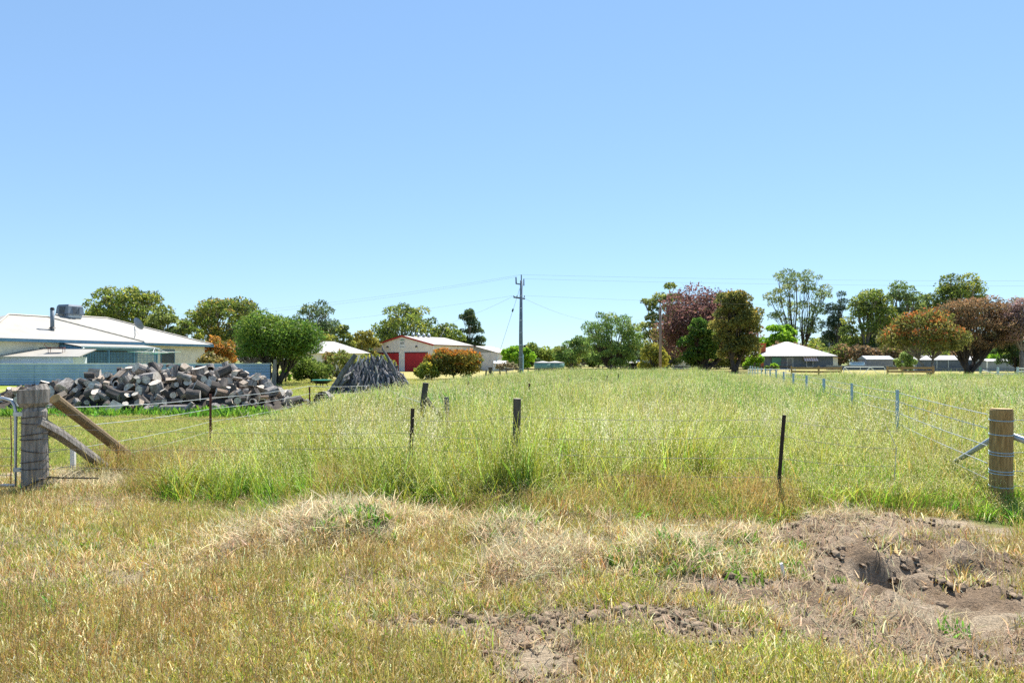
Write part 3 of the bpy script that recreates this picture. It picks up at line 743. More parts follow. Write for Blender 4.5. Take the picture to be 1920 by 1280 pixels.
# centre distance
for k, (px, tp, w, lab) in enumerate([(920, 650, 55, 'dark green tree right of the shed annex'), (958, 655, 60, 'grey green tree behind the steel pole foot'), (1015, 660, 60, 'brownish tree behind the green tanks'),
                                      (1050, 664, 50, 'low tree between green tanks and pepper trees')]):
    T('distant_tree', lab, 'tree', px, 170, tp, 700, w, [GUMD, GUM, BROWN, OLIVE][k], 1100, .6, .5, lobes=12, seed=30 + k)
T('leafy_tree', 'bright lime green leafy tree directly behind the steel pole', 'tree', 972, 95, 648, 694, 62, LIME, 2000, .36, .6, lobes=14, seed=35, droop=.1)
T('bare_shrub', 'twiggy grey brown shrub beside the steel pole', 'shrub', 950, 85, 678, 694, 46, [(.27, .22, .15, 3), (.20, .20, .10, 2)], 700, .25, .35, lobes=8, seed=36)
T('pepper_tree', 'smaller weeping pepper tree behind the green tanks', 'tree', 1072, 118, 628, 694, 72, PEPPER, 2600, .42, .3, lobes=18, seed=37, droop=1.0)
T('pepper_tree', 'large ragged pepper tree with several trunks', 'tree', 1150, 105, 584, 696, 120, PEPPER, 4600, .40, .3, lobes=44, lobe_r=.18, seed=38, droop=.9, bark='bark_dark', stems=4)
T('gum_tree', 'tall gum rising behind the purple tree and timber pole', 'tree', 1245, 125, 530, 690, 105, [(.16, .20, .05, 3), (.24, .25, .05, 2), (.10, .13, .04, 2)], 3600, .48, .42, lobes=36, lobe_r=.19, seed=39, stems=2)
T('golden_shrub', 'golden green shrub at the foot of the timber pole', 'shrub', 1225, 95, 640, 698, 58, [(.30, .27, .04, 3), (.20, .22, .04, 3), (.12, .14, .03, 2)], 1800, .32, .45, lobes=14, seed=40, bark='bark_dark')
T('purple_tree', 'huge spreading purple leaved tree', 'tree', 1322, 108, 530, 694, 200, PURP, 9500, .40, .5, lobes=52, lobe_r=.24, seed=41, bark='bark_dark', stems=3, droop=.1)
T('dark_tree', 'deep green tree under the purple leaved tree', 'tree', 1315, 100, 595, 696, 84, DKG, 3600, .36, .55, lobes=22, seed=42, bark='bark_dark', shape='column')
T('olive_tree', 'olive tree with golden top beside the grey hipped house', 'tree', 1379, 92, 545, 682, 100, OLIVE, 6500, .34, .5, lobes=36, lobe_r=.26, trunk_px=1378, seed=43, bark='bark_dark', tip=(.40, .27, .05, .25), stems=2)
T('leafy_tree', 'bright green leafy tree behind the brick chimney', 'tree', 1462, 140, 608, 690, 70, LIME, 2400, .5, .6, lobes=16, seed=44, droop=.1)
T('green_shrub', 'lime green shrub left of the brick chimney', 'shrub', 1412, 112, 665, 698, 36, LIME, 1200, .34, .55, lobes=10, seed=45, droop=.1)
T('gum_tree', 'tall airy vase shaped gum above the hipped house roof', 'tree', 1497, 165, 502, 645, 124, [(.11, .16, .06, 3), (.16, .21, .08, 3), (.22, .23, .08, 1)], 2300, .62, .35, lobes=40, lobe_r=.15, seed=46, shape='vase', stems=6, bark='bark_dark', trunk_r=.28)
T('casuarina_tree', 'dark blue green casuarina right of the hipped house', 'tree', 1572, 160, 545, 690, 66, [(.05, .085, .05, 3), (.07, .11, .06, 2)], 3600, .55, .25, lobes=22, seed=47, shape='column', droop=.6)
T('gum_tree', 'bushy gum behind the blue grey garden shed', 'tree', 1632, 150, 540, 694, 108, GUM, 4600, .55, .45, lobes=42, lobe_r=.22, seed=48, stems=2)
T('gum_tree', 'taller gum with pale forked limbs behind the dark trunk', 'tree', 1690, 155, 525, 690, 100, [(.13, .19, .05, 3), (.19, .23, .06, 2), (.08, .12, .05, 2)], 4000, .55, .42, lobes=40, lobe_r=.21, seed=49, stems=3, bark='bark_grey')
T('gum_tree', 'grey green gum filling the gap before the brown dome tree', 'tree', 1742, 160, 546, 694, 96, GUM, 2800, .55, .42, lobes=20, seed=50)
T('gum_tree', 'gum tree showing its head above the brown dome tree', 'tree', 1800, 158, 512, 650, 96, GUM, 3400, .55, .45, lobes=22, seed=51)
T('willow_shrub', 'soft pale green weeping shrub left of the long grey shed', 'shrub', 1697, 100, 657, 696, 40, [(.18, .26, .07, 3), (.24, .30, .10, 2)], 1400, .34, .3, lobes=10, seed=52, droop=.8)
T('red_gum_tree', 'slender tree with rusty red new leaves on its crown', 'tree', 1730, 75, 575, 672, 160, OLIVE, 5200, .30, .42, trunk_px=1745, lobes=34, lobe_r=.24, seed=53, tip=(.42, .14, .04, .6), shape='umbrella', stems=2, trunk_r=.13)
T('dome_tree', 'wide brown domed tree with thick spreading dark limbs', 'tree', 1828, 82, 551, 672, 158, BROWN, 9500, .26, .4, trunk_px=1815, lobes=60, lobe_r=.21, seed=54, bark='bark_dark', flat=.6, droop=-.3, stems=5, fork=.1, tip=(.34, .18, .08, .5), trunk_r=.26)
T('pink_tree', 'pinkish blossom tree beyond the brown dome tree', 'tree', 1915, 80, 556, 650, 92, PINK, 3400, .28, .45, lobes=24, seed=55)
T('dark_tree', 'dark drooping evergreen before the small grey shed', 'tree', 1905, 84, 610, 694, 70, [(.04, .075, .03, 3), (.07, .11, .04, 2)], 2800, .30, .35, lobes=18, seed=56, droop=.8, bark='bark_dark')
T('yellow_shrub', 'yellow green bush showing under the dome tree limbs', 'shrub', 1862, 110, 655, 696, 60, LIME, 1300, .38, .5, lobes=10, seed=57)
T('cycad_shrub', 'small bright spiky shrub before the hipped house wall', 'shrub', 1447, 110, 682, 699, 26, LIME, 500, .5, .2, lobes=5, seed=58, droop=-.5)
for k, (px, tp, w, D, where) in enumerate([
        (30, 655, 120, 150, 'behind the left end of the house roof'), (470, 622, 150, 150, 'behind the broad gum with golden highlights'), (575, 632, 130, 160, 'behind the small umbrella gum'),
        (720, 628, 130, 190, 'behind the left gable edge of the red door shed'), (800, 640, 120, 190, 'behind the ridge vents of the red door shed'), (915, 652, 90, 200, 'behind the shed annex roof'),
        (940, 656, 110, 175, 'behind the stay wire of the steel pole'), (985, 658, 90, 180, 'behind the lime green tree'), (1000, 662, 100, 210, 'behind the first green tank'),
        (1035, 660, 110, 185, 'behind the second green tank'), (1050, 666, 100, 205, 'low between tanks and smaller pepper tree'), (1095, 655, 110, 170, 'between the two pepper trees'),
        (1145, 650, 120, 180, 'behind the large ragged pepper tree'), (1190, 645, 120, 190, 'behind the low white roofed shelter'), (1280, 640, 140, 200, 'behind the purple leaved tree'),
        (1400, 640, 110, 200, 'behind the golden topped olive tree'), (1560, 625, 110, 210, 'behind the dark casuarina'), (1650, 615, 130, 205, 'behind the garden shed gum'),
        (1765, 610, 130, 200, 'behind the rusty red crowned tree'), (1840, 620, 120, 215, 'behind the brown dome tree limbs'), (1900, 620, 120, 200, 'behind the pinkish blossom tree')]):
    T('distant_tree', 'far grey green tree ' + where, 'tree', px, D, tp, 695, w, GUMD if k % 2 else GUM, 2000, .9, .55, lobes=22, lobe_r=.3, seed=70 + k, group='far background trees')

hg = random.Random(5)
for k in range(36):
    px = 560 + k * 38 + hg.uniform(-12, 12)
    if 700 < px < 830: continue
    D = hg.uniform(132, 148)
    T('hedge_shrub', 'low shrub in the far hedge row between paddock and background trees', 'shrub', px, D, hg.uniform(642, 664), 697, hg.uniform(65, 95), hg.choice([GUM, OLIVE, PEPPER, GUMD, BROWN, GUM]), 900, .6, .5, lobes=10, lobe_r=.34, seed=200 + k, group='far hedge row shrubs')

# ------------------------------------------------------------------ cream house with hipped roofs (left)
HA = math.atan2(.947, .321)
house = empty('cream_house', (-35.25, 47, 0), HA, 'low cream weatherboard house with pale hipped roof and blue trim', 'house')
def hip(mb, x0, x1, y0, y1, z0, z1, ra, rb, m=0, th=.10):
    ym = (y0 + y1) / 2
    A, B, Cc, D_ = (x0, y0, z0), (x1, y0, z0), (x1, y1, z0), (x0, y1, z0)
    E, F_ = (ra, ym, z1), (rb, ym, z1)
    mb.poly([A, B, F_, E], m); mb.poly([B, Cc, F_], m); mb.poly([Cc, D_, E, F_], m); mb.poly([D_, A, E], m)
    mb.poly([A, D_, Cc, B], m)
def walls(mb, x0, x1, y0, y1, z0, z1, board=.18, face=('f', 'r')):
    mb.box(((x0 + x1) / 2, (y0 + y1) / 2, (z0 + z1) / 2), (x1 - x0, y1 - y0, z1 - z0))
    z = z0 + 1.2
    while z < z1 - board:   # lapped boards
        mb.poly([(x0, y0 - .022, z), (x1, y0 - .022, z), (x1, y0 - .006, z + board), (x0, y0 - .006, z + board)])
        mb.poly([(x0, y0 - .022, z), (x0, y0 - .001, z), (x1, y0 - .001, z), (x1, y0 - .022, z)])
        z += board
w = MB(); walls(w, -1, 11, 0, 9, 0, 3.12); w.build('wall', M['cream'], house)
w = MB(); walls(w, 11.02, 19.8, .9, 12, 0, 3.12); w.build('wall', M['cream'], house)
r = MB(); hip(r, -1.5, 11.5, -.5, 9.5, 3.22, 5.15, 3.7, 6.8); ra_ = r.build('roof', M['roof_cream'], house)
r = MB(); hip(r, 3, 20.3, .4, 12.6, 3.20, 5.5, 9, 14.0); rb_ = r.build('roof', M['roof_cream'], house)
for (a, b) in (((-1.5, -.5, 3.26), (3.7, 4.5, 5.19)), ((11.5, -.5, 3.26), (6.8, 4.5, 5.19)), ((3.7, 4.5, 5.19), (6.8, 4.5, 5.19))):
    MB().tube([a, b], .07, 6).build('ridge_cap', M['roof_cream'], ra_)
for (a, b) in (((20.3, .4, 3.24), (14, 6.5, 5.54)), ((9, 6.5, 5.54), (14, 6.5, 5.54))):
    MB().tube([a, b], .07, 6).build('ridge_cap', M['roof_cream'], rb_)
def bar(name, a, b, w_, h_, mt, parent):
    return MB().span(a, b, w_, h_).build(name, M[mt], parent)
bar('gutter', (-1.5, -.56, 3.10), (11.5, -.56, 3.10), .12, .22, 'fascia', house)
bar('gutter', (11.62, .34, 3.08), (20.36, .34, 3.08), .12, .22, 'fascia', house)
bar('gutter', (20.42, .4, 3.08), (20.42, 12.6, 3.08), .12, .22, 'fascia', house)
# verandah
ver = MB()
ver.poly([(4.2, -.3, 3.0), (4.2, -2.3, 2.72), (11.3, -2.3, 2.72), (11.3, -.3, 3.0)]); ver.poly([(4.2, -.3, 2.95), (11.3, -.3, 2.95), (11.3, -2.3, 2.67), (4.2, -2.3, 2.67)])
ver.poly([(4.2, -2.3, 2.67), (11.3, -2.3, 2.67), (11.3, -2.3, 2.72), (4.2, -2.3, 2.72)])
vr = ver.build('verandah_roof', M['roof_cream'], house)
bar('gutter', (4.2, -2.38, 2.68), (11.3, -2.38, 2.68), .10, .12, 'galv_blue', vr)
bar('beam', (4.25, -2.2, 2.53), (11.2, -2.2, 2.53), .10, .16, 'fascia', house)
for xx in (4.3, 6.6, 8.9, 11.15):
    bar('post', (xx, -2.2, 0), (xx, -2.2, 2.45), .11, .11, 'fascia', house)
MB().poly([(4.25, -.02, 0), (4.25, -2.15, 0), (4.25, -2.15, 2.65), (4.25, -.02, 2.94)]).box((4.28, -1.1, 1.3), (.03, 2.1, 2.6)).build('end_panel', M['fascia'], house)
for (a, b) in ((4.4, 6.5), (6.7, 8.8), (9.0, 11.05)):
    lt = MB()
    n = int((b - a) / .13)
    for k in range(n + 1):
        lt.box((a + (b - a) * k / n, -2.2, 1.2), (.045, .014, 2.3))
    for k in range(17):
        lt.box(((a + b) / 2, -2.185, .12 + k * .135), (b - a, .014, .045))
    tag(lt.build('lattice', M['fascia'], house), kind='stuff')
MB().tube([(4.3, -2.46, 2.6), (4.3, -2.30, 2.5), (4.3, -2.30, 0)], .05, 6).build('downpipe', M['white_metal'], house)
MB().box((7.7, -.06, 1.5), (6.9, .06, 3.0)).build('verandah_shade_panel', M['grey_wall'], house)  # dark panel added over the cream wall, standing in for shade behind the lattice
wi = MB().box((15.3, .86, 1.85), (1.6, .06, 1.6)).build('window', M['fascia'], house)
MB().box((15.3, .82, 1.85), (1.42, .03, 1.42)).build('pane', M['glass'], wi)
MB().box((15.3, .80, 1.02), (1.7, .14, .06)).build('sill', M['cream'], wi)
MB().box((3.2, -.03, 2.0), (.9, .05, 1.2)).build('window', M['glass'], house)
fl = MB().tube([(4.9, 1.5, 3.8), (4.9, 1.5, 5.55)], .14, 12).build('flue', M['pole'], house, smooth=True)
MB().tube([(4.9, 1.5, 5.56), (4.9, 1.5, 5.72)], [.17, .11], 12).build('cowl', M['black'], fl)
MB().tube([(4.9, 1.5, 4.12), (4.9, 1.5, 4.22)], [.24, .16], 12).build('flashing', M['black'], fl)
ck = MB(); ck.tube([(0, 0, .12), (0, 0, .2), (0, 0, .85), (0, 0, 1.0)], [.98, 1.05, .95, .82], 4)
co = empty('evaporative_cooler', (0, 0, 0), 0, 'dark grey evaporative cooler box on the house roof ridge', 'air cooler')
co.location = house.matrix_basis @ Vector((10.3, 6.5, 5.45)); co.rotation_euler.z = HA
ck.build('cabinet', M['pole'], co)
MB().box((0, 0, .02), (1.25, 1.25, .3)).build('base', M['galv'], co)
for k in range(4):
    a = k * math.pi / 2 + math.pi / 4
    lv = MB()
    for j in range(8):
        lv.box((.72 * math.cos(a), .72 * math.sin(a), .25 + j * .075), (.02, 1.2, .028), (0, 0, a))
    tag(lv.build('louvre', M['black'], co), kind='stuff')
dish = empty('satellite_dish', house.matrix_basis @ Vector((12, 1.2, 3.48)), 0, 'grey satellite dish on a bent mast above the verandah', 'satellite dish')
MB().tube([(0, 0, 0), (.1, 0, .35), (.05, 0, 1.1)], .04, 8).build('mast', M['galv'], dish)
dm = MB(); prev = None
for k in range(7):
    rr = .52 * k / 6
    ring = [(rr * math.cos(t * math.pi / 10), rr * math.sin(t * math.pi / 10) * 1.1, .28 * (rr / .52) ** 2) for t in range(20)]
    if prev:
        for t in range(20): dm.poly([prev[t], prev[(t + 1) % 20], ring[(t + 1) % 20], ring[t]])
    prev = ring
dm.build('reflector', M['pole'], dish, (.1, .15, 1.25), (R(62), 0, R(155)))
MB().tube([(.05, 0, 1.1), (.35, .5, 1.35)], .02, 6).build('arm', M['galv'], dish)
MB().tube([(.05, 0, .9), (.9, -.1, -.1)], .012, 5).build('stay', M['galv'], dish)

# clothes hoist
ch = empty('clothes_hoist', (X(290, 50), 50, 0), R(20), 'rotary clothes hoist between fence and house verandah', 'clothes line')
MB().tube([(0, 0, 0), (0, 0, 2.62)], .035, 8).build('post', M['fascia'], ch)
for k in range(4):
    a = k * math.pi / 2
    e = (1.75 * math.cos(a), 1.75 * math.sin(a), 2.32)
    MB().tube([(0, 0, 2.15), e], .022, 6).build('arm', M['green_paint'], ch)
    MB().tube([(0, 0, 2.6), (.9 * math.cos(a), .9 * math.sin(a), 2.24)], .018, 6).build('strut', M['white_metal'], ch)
for q in (.5, .75, 1):
    MB().tube([(1.75 * q * math.cos(k * math.pi / 2), 1.75 * q * math.sin(k * math.pi / 2), 2.32 - (1 - q) * .17) for k in range(5)], .007, 4, cap=False).build('line', M['white_metal'], ch)

# white shed between fence and house
sh = empty('white_shed', (X(143, 47.6), 47.6, 0), R(8), 'small white sheet metal shed with pale sloping roof behind the fence', 'shed')
wl_ = ribbed('white_shed_sheet', (.60, .66, .70), 'X', .33, .9)
s_ = MB(); s_.box((-6.2, 1.0, .96), (12, 2.0, 1.92)); s_.build('wall', wl_, sh)
MB().box((-8.6, -.03, 1.62), (4, .06, .5)).build('window', M['dark'], sh)
for k in range(9):
    MB().box((-10.5 + k * .48, -.08, 1.62), (.10, .04, .5)).build('bar', M['white_metal'], sh)
s_ = MB(); s_.poly([(.35, -.4, 1.96), (.35, 2.2, 2.5), (-12.6, 2.2, 2.5), (-12.6, -.4, 1.96)]); s_.poly([(.35, -.4, 1.90), (-12.6, -.4, 1.90), (-12.6, 2.2, 2.44), (.35, 2.2, 2.44)])
s_.poly([(.35, -.4, 1.90), (.35, -.4, 1.96), (-12.6, -.4, 1.96), (-12.6, -.4, 1.90)]); s_.poly([(.35, -.4, 1.90), (.35, 2.2, 2.44), (.35, 2.2, 2.5), (.35, -.4, 1.96)])
s_.build('roof', M['roof_cream'], sh)
st_ = empty('rusty_stand', sh.matrix_basis @ Vector((-1.7, .9, 2.22)), R(15), 'rusty iron trestle standing on the white shed roof', 'trestle')
MB().box((0, 0, .36), (1.0, .45, .06)).build('top', M['rust'], st_)
for sx in (-.45, .45):
    for sy in (-.2, .2): MB().tube([(sx, sy, -.0), (sx, sy, .35)], .018, 6).build('leg', M['rust'], st_)
MB().tube([(-.5, -.2, .36), (-.72, -.2, .62)], .02, 6).build('handle', M['rust'], st_)

# corrugated fence
fe = empty('corrugated_fence', (-16.3, 46, 0), 0, 'long blue grey corrugated iron fence behind the log pile', 'fence')
def sheet(w_, h_, waves):
    n = waves * 8
    V, Fq = [], []
    for k in range(n + 1):
        z = h_ * k / n; y = -.045 if (k % 8) in (1, 2) else 0.0
        V += [(0, y, z), (-w_, y, z)]
    for k in range(n): Fq.append((2 * k, 2 * k + 1, 2 * k + 3, 2 * k + 2))
    return np_mesh('sheet', V, Fq, [M['sheetblue']])
smesh = sheet(3.2, .74, 4)
for c in range(10):
    for rw in range(2):
        link('sheet', smesh, fe, (-c * 3.18, -.012 * (c % 2), .02 + rw * .70 - (.004 if c % 3 else 0)), (R(-.6 if rw else 0), 0, R(random.uniform(-.25, .25))))
for c in range(11):
    MB().box((-c * 3.18, .09, .7), (.08, .08, 1.4)).build('post', M['dark_wood'], fe)
MB().box((-15.9, 0, 1.465), (32, .07, .05)).build('capping', M['white_metal'], fe)

# ------------------------------------------------------------------ shed with red roller doors (distant centre left)
fs = empty('red_door_shed', (-11.6, 101, 0), math.atan2(-4.9, 8) + 0.0, 'beige metal shed with two red roller doors and pale gable roof', 'shed')
Wd, Dp, He, Ha_ = 12.0, 10.5, 4.0, 5.35
s_ = MB(); s_.poly([(-Wd, 0, 0), (0, 0, 0), (0, 0, He), (-Wd / 2, 0, Ha_), (-Wd, 0, He)]); s_.poly([(-Wd, Dp, 0), (-Wd, Dp, He), (-Wd / 2, Dp, Ha_), (0, Dp, He), (0, Dp, 0)])
s_.build('gable_wall', M['shed_wall'], fs)
s_ = MB(); s_.poly([(0, 0, 0), (0, Dp, 0), (0, Dp, He), (0, 0, He)]); s_.poly([(-Wd, 0, 0), (-Wd, 0, He), (-Wd, Dp, He), (-Wd, Dp, 0)]); s_.build('side_wall', M['shed_wall_y'], fs)
for sg in (0, 1):
    xe, xm = (.15, -Wd / 2) if sg == 0 else (-Wd - .15, -Wd / 2)
    s_ = MB(); ze = He - .03
    s_.poly([(xe, -.15, ze), (xe, Dp + .15, ze), (xm, Dp + .15, Ha_ + .06), (xm, -.15, Ha_ + .06)]); s_.poly([(xe, -.15, ze - .08), (xm, -.15, Ha_ - .02), (xm, Dp + .15, Ha_ - .02), (xe, Dp + .15, ze - .08)])
    s_.build('roof', M['roof_cream'], fs)
    bar('barge_board', (xe, -.2, ze - .05), (xm, -.2, Ha_ + .02), .06, .24, 'red_trim', fs)
bar('gutter', (.2, -.15, He - .06), (.2, Dp + .15, He - .06), .12, .14, 'rust', fs)
for (a, b) in ((-11.1, -6.6), (-5.5, -.95)):
    dr = MB().box(((a + b) / 2, -.03, 1.45), (b - a, .06, 2.9)).build('roller_door', M['red'], fs)
    MB().box(((a + b) / 2, -.075, 2.84), (b - a, .03, .14)).build('drum_cover', M['black'], dr)
    for xx in (a - .08, b + .08): MB().box((xx, -.05, 1.5), (.14, .10, 3.0)).build('jamb', M['white_metal'], dr)
for xx in (-8.9, -3.2):
    MB().box((xx, -.14, 3.72), (.26, .26, .16)).tube([(xx, -.02, 3.85), (xx, -.2, 3.85)], .04, 6).build('floodlight', M['black'], fs)
MB().box((0, 0, 2), (.16, .16, 4.0)).build('corner_flashing', M['white_metal'], fs)
MB().box((-6.0, -.12, 4.78), (.75, .12, .08)).build('lamp', M['green_paint'], fs)
sg = MB().box((-6.0, -.05, 4.02), (.95, .05, 1.25)).build('sign_board', M['sign_white'], fs)
chk = MB()
for i in range(6):
    for j in range(4):
        if (i + j) % 2 == 0: chk.box((-6.0 - .33 + i * .132, -.083, 4.12 + j * .11), (.13, .012, .108))
chk.build('chequer_mark', M['black'], sg)
fc = bpy.data.curves.new('lettering', 'FONT'); fc.body = 'CFA'; fc.size = .42; fc.align_x = 'CENTER'; fc.extrude = .006
fo = bpy.data.objects.new('lettering_tmp', fc); col.objects.link(fo)
bpy.context.view_layer.update()
lm = bpy.data.meshes.new_from_object(fo.evaluated_get(bpy.context.evaluated_depsgraph_get()))
bpy.data.objects.remove(fo); lm.materials.clear(); lm.materials.append(M['black'])
link('lettering', lm, sg, (-6.0, -.085, 3.58), (R(90), 0, 0))
for k in range(4):
    v_ = MB().tube([(0, 0, -.1), (0, 0, .12), (0, 0, .15), (0, 0, .42), (0, 0, .55)], [.14, .14, .26, .28, .05], 10).build('roof_vent', M['galv'], fs, (-5.7, 2.2 + k * 1.3, Ha_ - .02), smooth=True)
am = MB().tube([(-5.5, 8.6, Ha_ - .2), (-4.2, 8.9, Ha_ + 2.2)], .03, 5).build('antenna_stay', M['galv'], fs)
# annex
s_ = MB(); s_.box((2.2, Dp + 2.6, 1.45), (4.4, 5.0, 2.9)); an = s_.build('annex_wall', M['shed_wall'], fs)
s_ = MB(); s_.poly([(-.05, Dp, 4.0), (4.65, Dp - .1, 2.86), (4.65, Dp + 5.3, 2.86), (-.05, Dp + 5.3, 4.0)]); s_.poly([(-.05, Dp + .02, 3.92), (-.05, Dp + 5.3, 3.92), (4.65, Dp + 5.3, 2.78), (4.65, Dp - .1, 2.78)])
s_.poly([(0, Dp + .12, 2.7), (4.4, Dp + .12, 2.7), (4.4, Dp + .12, 2.82), (0, Dp + .12, 3.9)]); s_.build('annex_roof', M['roof_cream'], fs)

# small open lean-to and half hidden roof
le = empty('grey_lean_to', (X(925, 105), 105, 0), 0, 'little open grey lean to beside the shed annex', 'shed')
MB().poly([(0, 0, 1.3), (0, 2.5, 1.7), (2.4, 2.5, 1.7), (2.4, 0, .95)]).box((1.1, 1.5, .45), (1.8, 1.5, .9)).build('roof', M['galv'], le)
for xx in (.05, 2.3): MB().box((xx, .1, .5), (.08, .08, 1.0)).build('post', M['white_metal'], le)
hh = empty('hidden_house', (X(632, 78), 78, 0), R(25), 'house with white roof mostly hidden behind shrubs', 'house')
MB().box((0, 3, 1.25), (6.4, 6, 2.5)).build('wall', M['cream'], hh)
s_ = MB(); hip(s_, -3.6, 3.8, -.4, 6.4, 2.5, 3.9, -1, 0.2); s_.build('roof', M['roof_white'], hh)

# water tanks and low roofs in the middle distance
for k, (px, rd) in enumerate(((1018, 1.35), (1041, 1.45))):
    tk = empty('water_tank', (X(px, 105), 105 + k * .6, 0), 0, ('green corrugated water tank nearer the steel pole' if k == 0 else 'green corrugated water tank nearer the pepper trees'), 'water tank', 'green water tanks')
    MB().tube([(0, 0, 0), (0, 0, 1.28)], rd, 20).build('barrel', M['tank'], tk, smooth=True)
    MB().tube([(0, 0, 1.285), (0, 0, 1.34), (0, 0, 1.55)], [rd + .04, rd + .03, .08], 20).build('lid', M['roof_white'], tk)
lo = empty('low_shelter', (X(1196, 120), 120, 0), 0, 'long low white roofed shelter behind pepper tree and grass', 'shelter')
MB().poly([(-3, 0, 1.25), (3, 0, 1.25), (3, 3, 1.75), (-3, 3, 1.75)]).poly([(-3, 0, 1.2), (-3, 3, 1.7), (3, 3, 1.7), (3, 0, 1.2)]).build('roof', M['roof_white'], lo)
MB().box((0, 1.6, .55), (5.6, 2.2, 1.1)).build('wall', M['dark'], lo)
wb = empty('white_outbuilding', (X(1280, 125), 125, 0), 0, 'small white outbuilding beneath the deep green tree', 'shed')
MB().box((0, 1, .7), (3.2, 2, 1.4)).build('wall', M['white_metal'], wb)
MB().poly([(-1.8, -.2, 1.42), (1.8, -.2, 1.42), (1.8, 2.2, 1.75), (-1.8, 2.2, 1.75)]).build('roof', M['roof_white'], wb)

# ------------------------------------------------------------------ hipped grey house (right)
hr = empty('hipped_house', (X(1495, 128), 128, 0), 0, 'blue grey cottage with white pyramid roof and brick chimney', 'house')
w = MB(); w.box((0, 5, 1.25), (13.4, 10, 2.5)); w.build('wall', M['grey_wall'], hr)
s_ = MB(); hip(s_, -7.3, 7.3, -.6, 10.6, 2.5, 5.25, -.4, .4); rf = s_.build('roof', M['roof_white'], hr)
bar('gutter', (-7.3, -.64, 2.42), (7.3, -.64, 2.42), .12, .16, 'grey_wall', hr)
cm = MB(); cm.box((-5.75, 2.4, 2.4), (1.15, .9, 4.8)); cm.box((-5.75, 2.4, 4.86), (1.3, 1.05, .12)); chm = cm.build('chimney', M['brick'], rf)
MB().box((-6.6, -.06, 1.2), (.5, .12, 2.4)).build('brick_pier', M['brick'], hr)
def win(x, z, w_, h_, mt, parent, nm='window'):
    o = MB().box((x, -.05, z), (w_ + .16, .08, h_ + .16)).build(nm, M['white_metal'], parent)
    MB().box((x, -.10, z), (w_, .04, h_)).build('pane', M[mt], o)
    return o
MB().box((-4.0, -.14, 1.45), (1.7, .10, 1.5)).build('blind', M['green_blind'], hr)
win(-1.4, 1.05, 1.0, 1.9, 'glass', hr, 'door')
win(2.3, 1.0, 1.1, 1.0, 'glass', hr)
aw = MB(); aw.poly([(1.0, -.12, 2.3), (3.6, -.12, 2.3), (3.6, -.9, 1.55), (1.0, -.9, 1.55)]); aw.poly([(1.0, -.12, 2.28), (1.0, -.9, 1.53), (3.6, -.9, 1.53), (3.6, -.12, 2.28)])
awo = aw.build('awning', M['stripe'], hr)
for k in range(6):
    MB().poly([(1.1 + k * .44, -.13, 2.32), (1.28 + k * .44, -.13, 2.32), (1.28 + k * .44, -.92, 1.57), (1.1 + k * .44, -.92, 1.57)]).build('stripe', M['sign_white'], awo)
po = MB(); po.box((7.15, .4, 1.2), (.9, .8, 2.4)); po.build('porch', M['cream'], hr)
aw = MB(); aw.poly([(6.3, -.8, 2.45), (8.4, -.8, 2.05), (8.4, 2, 2.05), (6.3, 2, 2.45)]); aw.build('porch_roof', M['rust'], hr)
MB().box((-2.9, -.9, 1.25), (2.6, .06, .06)).build('hand_rail', M['rust'], hr)
hb = empty('far_house', (X(1567, 150), 150, 0), 0, 'second pale roof just right of the pyramid roof', 'house')
MB().box((0, 3, 1.2), (3.0, 5, 2.4)).build('wall', M['grey_wall'], hb)
MB().poly([(-2.2, 0, 2.25), (1.7, 0, 2.1), (1.7, 3, 3.9), (-1.9, 3, 3.9)]).poly([(1.7, 0, 2.1), (1.7, 6, 2.1), (1.7, 3, 3.9)]).build('roof', M['roof_white'], hb)
MB().tube([(-.5, 2, 3.4), (-.5, 2, 5.6)], .05, 6).tube([(-1.1, 2, 5.3), (.2, 2, 5.3)], .03, 4).tube([(-.9, 2, 5.0), (0, 2, 5.0)], .03, 4).build('antenna', M['galv'], hb)

# sheds and walls on the far right
gw = empty('garden_wall', (X(1617, 118), 118, 0), 0, 'long low blue grey sheet wall behind the white gate', 'wall')
MB().box((0, 0, .35), (12.4, .1, .75)).build('panel', M['grey_wall'], gw); MB().box((0, -.0, .75), (12.5, .16, .05)).build('capping', M['galv'], gw)
tk = empty('low_tank', (X(1607, 124), 124, 0), 0, 'low round galvanised tank above the blue grey wall', 'water tank')
MB().tube([(0, 0, 0), (0, 0, 1.35)], 1.25, 18).build('barrel', M['galv_blue'], tk, smooth=True); MB().tube([(0, 0, 1.355), (0, 0, 1.42)], [1.3, 1.28], 18).build('rim', M['galv'], tk)
def shed(name, label, px, D, w_, dep, he, hp, wm, rm, rz=0, door=None):
    o = empty(name, (X(px, D), D, 0), rz, label, 'shed')
    MB().box((0, dep / 2, he / 2), (w_, dep, he)).build('wall', M[wm], o)
    s_ = MB(); a = w_ / 2 + .15
    s_.poly([(-a, -.2, he), (a, -.2, he), (a, dep / 2, hp), (-a, dep / 2, hp)]); s_.poly([(a, dep + .2, he), (-a, dep + .2, he), (-a, dep / 2, hp), (a, dep / 2, hp)])
    s_.poly([(a, -.2, he), (a, dep + .2, he), (a, dep / 2, hp)]); s_.poly([(-a, -.2, he), (-a, dep / 2, hp), (-a, dep + .2, he)])
    s_.build('roof', M[rm], o)
    return o
g1 = shed('garden_shed', 'blue grey garden shed with darker grey roof', 1650, 124, 4.8, 3, 1.85, 2.5, 'sheetblue', 'grey_shed')
M['dark_roof'] = mat('dark_grey_roof', (.20, .21, .24), .6, .1, 2)
g1.children[1].data.materials[0] = M['dark_roof']
ls = shed('long_shed', 'long low dark grey shed with bright pale roof under the dome tree', 1775, 108, 9.8, 4, 1.75, 2.45, 'grey_wall', 'roof_white')
